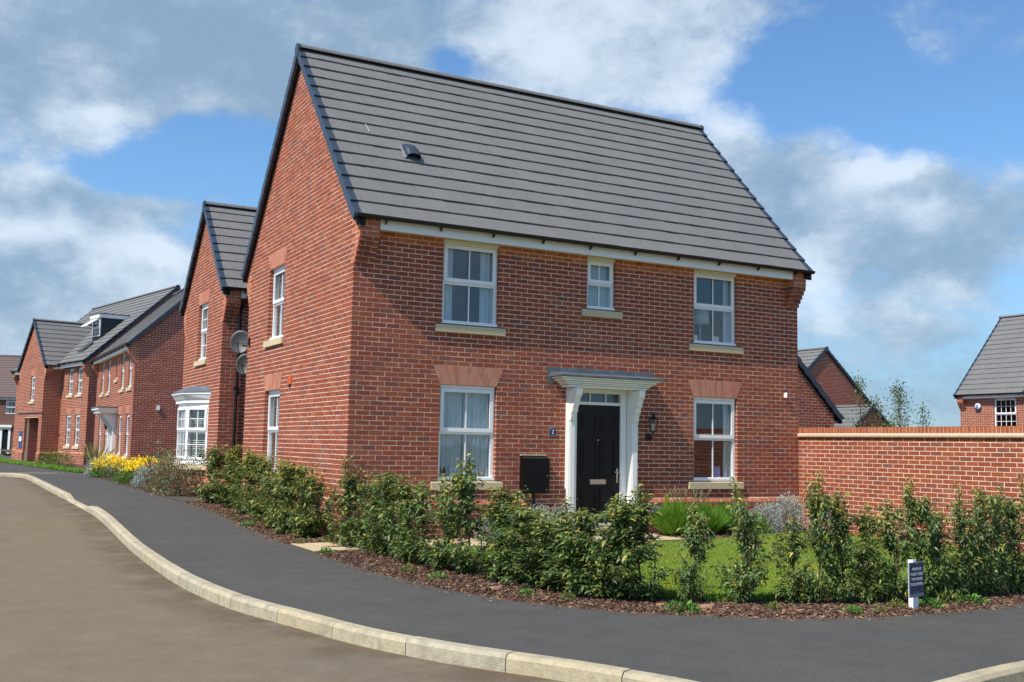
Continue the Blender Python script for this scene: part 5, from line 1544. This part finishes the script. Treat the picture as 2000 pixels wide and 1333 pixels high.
# street side shrubs by the neighbours
YV = mound(41, 1900, .55, .50, .62, .060, .026, c_yellow, M_leaf, upb=.8, clump=16)
for i, (x, y, s_, lab) in enumerate([(-.45, 21.2, 1.05, 'farthest of the three, with red-grey stems behind'), (.05, 18.2, 1.0, 'middle of the three'), (-.38, 15.9, 1.05, 'nearest, beside the grey bush'), (.15, 15.6, .95, 'tucked behind the grey bush')]):
    plant('yellow_shrub', 'bright yellow topped shrub in the street bed, '+lab, 'shrub', YV, (x, y, -.43), i*1.7, (s_*1.25, s_*1.2, s_*1.22), 'yellow shrubs in the street bed')
for x, y, s_, lab in [(-.55, 13.9, 1.25, 'large one beside the red and green shrubs'), (-.72, 22.4, 1.35, 'small one at the far end of the street bed'), (-.1, 20.0, 1.1, 'small one between two yellow shrubs'), (.1, 24.2, 1.3, 'behind the yellow shrubs by the porch')]:
    plant('grey_bush', 'grey street bed bush, '+lab, 'bush', SV[0], (x, y, -.43), 2.0, (s_, s_, s_), 'grey bushes in the street bed')
LG = mound(43, 1200, .45, .40, .30, .03, .008, lambda r, n, t, d: np.array([.07, .15, .06])[None]*r.uniform(.6, 1.4, (n, 1)), M_leaf)
plant('low_bush', 'low dark green cushion plant between the yellow shrubs', 'bush', LG, (-.62, 17.8, -.43), 0, (1, 1, 1.05))
PV = [mound(44, 1500, .55, .50, .98, .062, .026, c_phot, M_leaf, upb=.5, clump=18, shell=.35), mound(45, 1500, .55, .5, 1.0, .062, .026, c_phot, M_leaf, upb=.5, clump=14, shell=.35)]
for i, (x, y, s_, lab) in enumerate([(-.38, 12.9, .86, 'left end'), (-.42, 12.0, .90, 'second from the left'), (-.50, 11.2, 1.0, 'third from the left, below the bay'), (-.52, 10.45, 1.0, 'next to the right end'), (-.50, 9.75, .98, 'right end, near the drive')]):
    plant('red_shrub', 'red and green leaved shrub below the bay window, '+lab, 'shrub', PV[i % 2], (x, y, -.42), i*2.1, (s_*1.05, s_, s_*1.02), 'red and green shrubs under the bay')
PT = mound(47, 700, .7, .6, 1.5, .07, .03, c_phot, M_leaf, upb=.6, clump=9, shell=.3)
plant('red_shrub', 'tall sparse reddish shrub against the shaded side wall', 'shrub', PT, (.35, 17.0, -.43), .4, (.95, .95, .98))
def sword(seed, n, L_, cols):
    r = np.random.default_rng(seed); a = r.uniform(0, 6.28, n); tl = r.uniform(.15, .75, n)
    d = np.stack([np.cos(a)*tl, np.sin(a)*tl, np.ones(n)], axis=1)
    return leaf_mesh('foliage', np.stack([np.cos(a)*.04, np.sin(a)*.04, np.zeros(n)], axis=1), d, r.normal(size=(n, 3)), r.uniform(.6, 1.1, n)*L_, np.full(n, .05), np.array(cols)[None]*r.uniform(.7, 1.3, (n, 1)), M_leaf, droop=.12)
plant('sword_plant', 'tall sword leaved plant before the street facing house', 'plant', [sword(51, 46, 1.5, (.16, .17, .05))], (-.35, 26.3, -.43), 0, (1, 1, 1))
plant('sword_plant', 'yellow striped sword leaved plant behind the red-green shrubs', 'plant', [sword(52, 30, 1.15, (.30, .28, .06))], (-.1, 14.9, -.43), 0, (1, 1, 1))
GS = mound(53, 900, .8, .55, .72, .09, .03, c_olive, M_leaf, clump=10)
for x, y, lab in ((-1.25, 34.6, 'left'), (-.95, 33.2, 'right')):
    plant('green_shrub', 'green shrub on the grass verge before the far windows, '+lab+' one of the pair', 'shrub', GS, (x, y, -.43), x, (.95, .95, 1.0), 'pair of green shrubs on the verge')

# trees behind the wall
def birch(seed, h, n, spread=.8, nb=14):
    r = np.random.default_rng(seed); st = MB(); P = []; Dv = []
    bend = r.normal(size=2)*.12
    trunk = [(bend[0]*(t/h)**2, bend[1]*(t/h)**2, t) for t in np.linspace(0, h, 8)]
    st.tube(trunk, .032, 6, r1=.006)
    br = []
    for i in range(nb):
        t = r.uniform(.40, .96); z = t*h; az = r.uniform(0, 6.28); L_ = spread*(1.1-t)*r.uniform(.7, 1.35)+.15
        a = np.array([bend[0]*t*t, bend[1]*t*t, z]); b = a+np.array([math.cos(az)*L_*.55, math.sin(az)*L_*.55, L_*1.15])
        mid = (a+b)/2+np.array([math.cos(az), math.sin(az), -.3])*.06*L_
        st.tube([tuple(a), tuple(mid), tuple(b)], .010, 4, r1=.003, caps=False); br.append((a, b))
    br.append((np.array([bend[0]*.6, bend[1]*.6, h*.75]), np.array([bend[0], bend[1], h*1.04])))
    for k in range(n):
        a, b = br[r.integers(len(br))]; t = r.uniform(.1, 1.03)
        P.append(a+(b-a)*t+r.normal(size=3)*.09); Dv.append(r.normal(size=3)+np.array([0, 0, -.5]))
    P = np.array(P); m_ = len(P)
    c = np.array([.075, .120, .035])[None]*r.uniform(.55, 1.6, (m_, 1))
    return st.mesh('trunk', M_stem), leaf_mesh('crown', P, np.array(Dv), r.normal(size=(m_, 3)), r.uniform(.04, .065, m_), r.uniform(.03, .045, m_), c, M_leaf, droop=.1)
for seed, x, y, h, n, sp, lab in ((61, 17.0, 6.0, 3.45, 420, .8, 'thin young tree before the low annexe, leaning slightly'), (62, 18.55, 6.0, 3.35, 520, .75, 'young tree right of the annexe roof, tallest of the cluster'),
                                  (63, 19.05, 6.3, 3.2, 460, .7, 'young tree just right of the cluster\'s tallest'), (64, 19.55, 6.0, 2.75, 300, .65, 'rightmost young tree of the cluster against open sky'), (65, 17.9, 6.0, 2.85, 420, .8, 'short bushy young tree in front of the annexe gable')):
    t_ = birch(seed, h, n, sp)
    o = empty('young_tree', lab, 'tree', Matrix.Translation((x, y, -.6)), 'young trees behind the garden wall')
    link('trunk', t_[0], o); link('crown', t_[1], o)

# lawn grass
def grass(name, n, region, z, hgt, cols, wd=.004):
    xs, ys = region(n)
    m_ = len(xs); zz = np.array([z+rise(float(y)) for y in ys])
    P = np.stack([xs, ys, zz], axis=1)
    d = rng.normal(size=(m_, 3))*.35+np.array([0, 0, 1.0])
    c = np.array(cols)[None]*rng.uniform(.65, 1.4, (m_, 1))
    w_ = .5+.25*np.sin(xs*2.1+1.3*np.sin(ys*1.7))+.25*np.sin(ys*3.3+xs*1.1+np.sin(xs*5.1))
    c = c*(1+(w_[:, None]-.5)*np.array([.55, .18, .3])[None]); dry = rng.uniform(size=m_) < .05+.10*(w_ > .85); c[dry] = np.array([.34, .30, .12])
    me = leaf_mesh(name, P, d, rv(m_), rng.uniform(.6, 1.2, m_)*hgt, np.full(m_, wd), c, M_blade, droop=.15, fold=0)
    o = link(name, me); tag(o, None, None, None, 'stuff'); return o
LI = np.array(LAWN_IN); LO = np.array(LAWN_OUT)
def lawn_region(n):
    i = rng.uniform(0, len(LI)-1.001, n); k = i.astype(int); f = (i-k)[:, None]
    a = LI[k]*(1-f)+LI[k+1]*f; b = LO[k]*(1-f)+LO[k+1]*f; t = (rng.uniform(size=n)**1.25)[:, None]
    p = a*(1-t)+b*t; return p[:, 0], p[:, 1]
tag(grass('lawn_grass', 62000, lawn_region, -.588, .055, (.235, .33, .018), .006), 'short bright green mown lawn between the hedge and the house')
def edge_region(n):
    i = rng.uniform(0, len(LI)-1.001, n); k = i.astype(int); f = (i-k)[:, None]
    a = LI[k]*(1-f)+LI[k+1]*f; p = a+rng.normal(size=(n, 2))*np.array([.05, .05]); return p[:, 0], p[:, 1]
tag(grass('edge_grass', 7000, edge_region, -.592, .10, (.16, .27, .022), .006), 'longer dark grass along the hedge edge of the lawn')
def verge_region(n):
    t = rng.uniform(size=n); u = rng.uniform(size=n)
    a = np.array([-3.9, 48]); b = np.array([-.95, 25.6]); c = np.array([-2.9, 54]); d = np.array([-.55, 27.5])
    p = (a[None]*(1-t[:, None])+b[None]*t[:, None])*(1-u[:, None])+(c[None]*(1-t[:, None])+d[None]*t[:, None])*u[:, None]; return p[:, 0], p[:, 1]
tag(grass('verge_grass', 9000, verge_region, -.575, .10, (.16, .36, .025), .03), 'bright green grass strip before the far houses')

# bark mulch chips, weeds and stones in the beds
def mulch(name, n, outer, inner, label, zoff=-.606):
    O = np.array(outer); I = np.array(inner)
    i = rng.uniform(0, len(O)-1.001, n); k = i.astype(int); f = (i-k)[:, None]
    a = O[k]*(1-f)+O[k+1]*f; b = I[k]*(1-f)+I[k+1]*f; t = np.where(rng.uniform(size=(n, 1)) < .012, rng.uniform(-.16, 0, (n, 1)), rng.uniform(-.012, 1.0, (n, 1))); p = a*(1-t)+b*t
    z = np.array([rise(float(y)) for y in p[:, 1]])+zoff+.004+rng.uniform(0, .028, n)*np.clip(t[:, 0]*8, .15, 1)
    L_ = rng.uniform(.016, .05, n); Wd_ = L_*rng.uniform(.25, .6, n); T_ = rng.uniform(.003, .008, n)
    az = rng.uniform(0, 6.28, n); d = np.stack([np.cos(az), np.sin(az), rng.normal(size=n)*.28], axis=1); d /= np.linalg.norm(d, axis=1)[:, None]
    up_ = rng.normal(size=(n, 3))*.35+np.array([0, 0, 1.]); s = np.cross(d, up_); s /= np.linalg.norm(s, axis=1)[:, None]; u = np.cross(s, d)
    c = np.stack([p[:, 0], p[:, 1], z], axis=1)
    V = np.zeros((n, 8, 3)); q = 0
    for kz in (-1, 1):
        for (kx, ky) in ((-1, -1), (1, -.7), (1, .8), (-1, 1)):
            V[:, q] = c+d*(L_*.5*kx)[:, None]+s*(Wd_*.5*ky)[:, None]+u*(T_*kz*.5)[:, None]; q += 1
    base = (np.arange(n)*8)[:, None]
    Q = np.array([[4, 5, 6, 7], [0, 1, 5, 4], [1, 2, 6, 5], [2, 3, 7, 6], [3, 0, 4, 7]])
    F = (base[:, :, None]+Q[None]).reshape(-1, 4)
    me = bpy.data.meshes.new(name); me.vertices.add(n*8); me.vertices.foreach_set('co', V.reshape(-1).astype(np.float32))
    nf = len(F); me.loops.add(nf*4); me.loops.foreach_set('vertex_index', F.reshape(-1).astype(np.int32))
    me.polygons.add(nf); me.polygons.foreach_set('loop_start', (np.arange(nf)*4).astype(np.int32))
    try: me.polygons.foreach_set('loop_total', np.full(nf, 4, dtype=np.int32))
    except Exception: pass
    pal = np.array([(.085, .045, .030), (.12, .065, .045), (.06, .034, .026), (.16, .10, .07), (.10, .05, .03), (.28, .17, .10), (.34, .20, .11), (.20, .15, .11)])
    ci = rng.choice(len(pal), n, p=[.20, .17, .18, .14, .11, .08, .05, .07])
    cc = np.ones((n, 5, 4), dtype=np.float32); cc[:, :, :3] = (pal[ci]*rng.uniform(.7, 1.3, (n, 1)))[:, None]
    at_ = me.attributes.new('Col', 'FLOAT_COLOR', 'FACE'); at_.data.foreach_set('color', cc.reshape(-1))
    me.materials.append(M_bark); me.update(); me.validate()
    o = link(name, me); tag(o, label, None, None, 'stuff')
FO = [(-.93, -1.35), (-.93, -3.0), (-.90, -4.0), (-.78, -5.0), (-.55, -5.95), (-.22, -6.6), (.2, -7.15), (.7, -7.55), (1.15, -7.83), (1.6, -8.03), (2.2, -8.17), (2.9, -8.21), (3.6, -8.18), (4.3, -8.1), (6, -7.9)]
FI = [(.45, -1.35), (.45, -3.0), (.45, -4.0), (.48, -5.0), (.55, -5.8), (.78, -6.3), (1.0, -6.65), (1.3, -6.9), (1.6, -7.0), (2.0, -7.1), (2.5, -7.2), (3.0, -7.25), (3.6, -7.22), (4.2, -7.2), (6, -7.0)]
mulch('bark_mulch', 26000, FO, FI, 'brown bark chippings under the front hedge')
mulch('bark_mulch', 11000, [(-.89, 7.4), (-.89, 5), (-.89, 3), (-.89, 1), (-.90, -.1)], [(-.06, 7.9), (-.06, 5), (-.06, 3), (-.06, 1), (-.06, -.1)], 'brown bark chippings under the side gable hedge')
mulch('bark_mulch', 4500, [(5.3, -1.52), (6.2, -1.35), (7.2, -.98), (8.9, -.83)], [(5.4, -.06), (6.2, -.06), (7.2, -.06), (8.9, -.06)], 'brown bark chippings in the bed right of the door')
mulch('bark_mulch', 4500, [(-.88, 23), (-.88, 19), (-.88, 14), (-.88, 9.9)], [(.4, 23), (.3, 19), (0, 14), (-.05, 8.9)], 'brown bark chippings in the street bed by the neighbours')
sheet('drive', [(-.89, 10.0), (-.89, 9.0), (-.89, 8.3), (-.89, 7.55)], [(-.05, 8.75), (-.05, 8.5), (-.05, 8.2), (-.05, 7.9)], -.596, M_foot, m=2)
sheet('drive_side', [(-.05, 8.46), (-.05, 6.3)], [(9, 8.46), (9, 6.3)], -.596, M_foot, m=2)

WEED = [mound(71, 170, .16, .14, .09, .055, .016, c_green, M_leaf, upb=.3, clump=5), mound(72, 130, .12, .10, .12, .05, .012, c_olive, M_leaf, upb=.6, clump=4)]
weeds = [(.62, -7.30, 1.1, 'rounded one at the tarmac edge below the flower pot'), (-.62, -3.9, .9, 'left end of the front bed'), (-.52, -4.5, .8, 'second from the left in the front bed'), (.0, -6.35, .8, 'below the front door in the bed'),
         (-.2, -5.9, .7, 'left of the door in the bed'), (1.42, -7.6, .8, 'below the lone shrub in the bed'), (2.05, -7.95, .75, 'grass-like one left of the notice'), (2.32, -8.02, .6, 'tiny one by the tarmac left of the notice'),
         (3.05, -7.95, 1.0, 'just right of the notice post'), (3.35, -7.92, 1.2, 'second right of the notice post'), (3.65, -7.95, 1.0, 'third right of the notice post'), (2.62, -7.95, .8, 'just left of the notice post'),
         (-.82, 2.4, .8, 'at the tarmac edge of the side bed'), (-.8, 3.2, .7, 'farther along the side bed edge'), (-.78, -1.55, .8, 'beside the cream path end'), (-.75, -.25, .6, 'where the side bed meets the path')]
for i, (x, y, s_, lab) in enumerate(weeds):
    plant('weed', 'small green weed in the bark, '+lab, 'weed', [WEED[i % 2][1]], (x, y, -.60+rise(y)), i*1.3, (s_, s_, s_), 'weeds in the bark beds')
# pale stones in the bed
for i, (x, y, s_, lab) in enumerate([(.95, -7.25, .10, 'flat pale brown stone below the tall lone shrub'), (-.30, -5.45, .09, 'pale brown stone in the bark left of the door'), (1.62, -7.72, .07, 'small pale stone near the tarmac'), (.62, -6.98, .08, 'flat brown stone under the hedge before the pot')]):
    mb = MB(); r0 = random.Random(i)
    ring = [(s_*math.cos(a*math.pi/4)*r0.uniform(.7, 1.1), s_*.7*math.sin(a*math.pi/4)*r0.uniform(.7, 1.1)) for a in range(8)]
    mb.v = [(a, b, 0) for a, b in ring]+[(a*.75, b*.75, s_*.42) for a, b in ring]
    mb.f = [(k, (k+1) % 8, 8+(k+1) % 8, 8+k) for k in range(8)]+[tuple(range(8, 16))]; mb.c = [(.36, .21, .13)]*9
    o = mb.build('stone', M_bark); o.location = (x, y, -.60); tag(o, lab, 'stone')

# ================================================================== SIGN
bx = Vector((.978, .21, 0)).normalized(); by = Vector((-bx.y, bx.x, 0))
MS = Matrix(((bx.x, by.x, 0, 2.79), (bx.y, by.y, 0, -8.02), (0, 0, 1, -.61), (0, 0, 0, 1)))
o = empty('notice_sign', 'small navy notice on a white post in the bed by the pavement', 'sign', MS)
mb = MB(); mb.box(-.042, .020, .0, .05, 0, .475); mb.box(.022, .05, .0, .03, 0, .15); mb.build('post', M_upvc, o)
mb = MB(); mb.box(-.130, .130, -.012, -.002, .135, .455); brd = mb.build('board', M_sheet, o)
mb = MB(); mb.box(-.124, .124, -.015, -.0122, .170, .450); mb.build('panel', M_navy, brd)
text_mesh('PLEASE BE\nCOURTEOUS\nTHIS HOUSE\nIS OCCUPIED', .037, M_upvc, 'lettering', brd, Matrix.Translation((0, -.0162, .322)) @ RX90, .0004)
mb = MB()
for z in (.44, .178): mb.tube([(0, -.0155, z), (0, -.018, z)], .004, 6)
mb.build('screw', M_metal, brd)

# ================================================================== things on the window sills
def card(x, y, z, w_, h_, col, label, tilt=.15, cat='card', rot=0.0):
    mb = MB(); mb.box(-w_/2, w_/2, -.003, .003, 0, h_, (1, 1, 1))
    o = mb.build('greeting_card' if cat == 'card' else 'picture_frame', material('card '+label[:14], col, .6))
    o.location = (x, y, z); o.rotation_euler = (-tilt, 0, rot); tag(o, label, cat)
def ledge(u0, u1, v):
    mb = MB(); mb.box(u0, u1, .145, .30, v-.03, v); mb.build('window_board', M_upvc, A)
for a, b, v in ((1.46, 2.54, .345), (1.46, 2.54, 2.82), (6.46, 7.54, 2.82), (6.46, 7.54, .345)): ledge(a, b, v)
card(1.66, .17, .347, .10, .15, (.10, .06, .03), 'dark brown card on the sill at the left of the ground floor window')
card(1.84, .17, .347, .13, .16, (.5, .55, .6), 'pale blue card on the sill beside the brown one')
card(2.16, .17, .347, .11, .14, (.6, .66, .7), 'white card right of the glazing bar in the left ground floor window')
card(2.36, .18, .347, .11, .19, (.62, .45, .48), 'pinkish striped card at the right end of the left window sill', rot=.3)
card(6.66, .18, 2.822, .13, .12, (.7, .7, .66), 'white photo frame left of the table lamp in the upper right window', cat='photo frame')
card(7.16, .18, 2.822, .13, .12, (.66, .66, .62), 'white photo frame right of the table lamp in the upper right window', cat='photo frame')
o = empty('table_lamp', 'table lamp with a pale drum shade inside the upper right window', 'lamp', Matrix.Translation((6.97, .42, 2.82)))
mb = MB(); mb.lathe([(.07, 0), (.07, .02), (.012, .03), (.012, .36)], n=12); mb.build('base', M_metal, o)
mb = MB(); mb.lathe([(.17, .36), (.155, .62)], n=24); mb.build('lamp_shade', M_blind, o, smooth=True)
card(7.2, .20, .347, .12, .20, (.25, .26, .55), 'blue and white card at the right of the lower right window', rot=-.3)

sc.cycles.max_bounces = 8
sc.cycles.transparent_max_bounces = 12
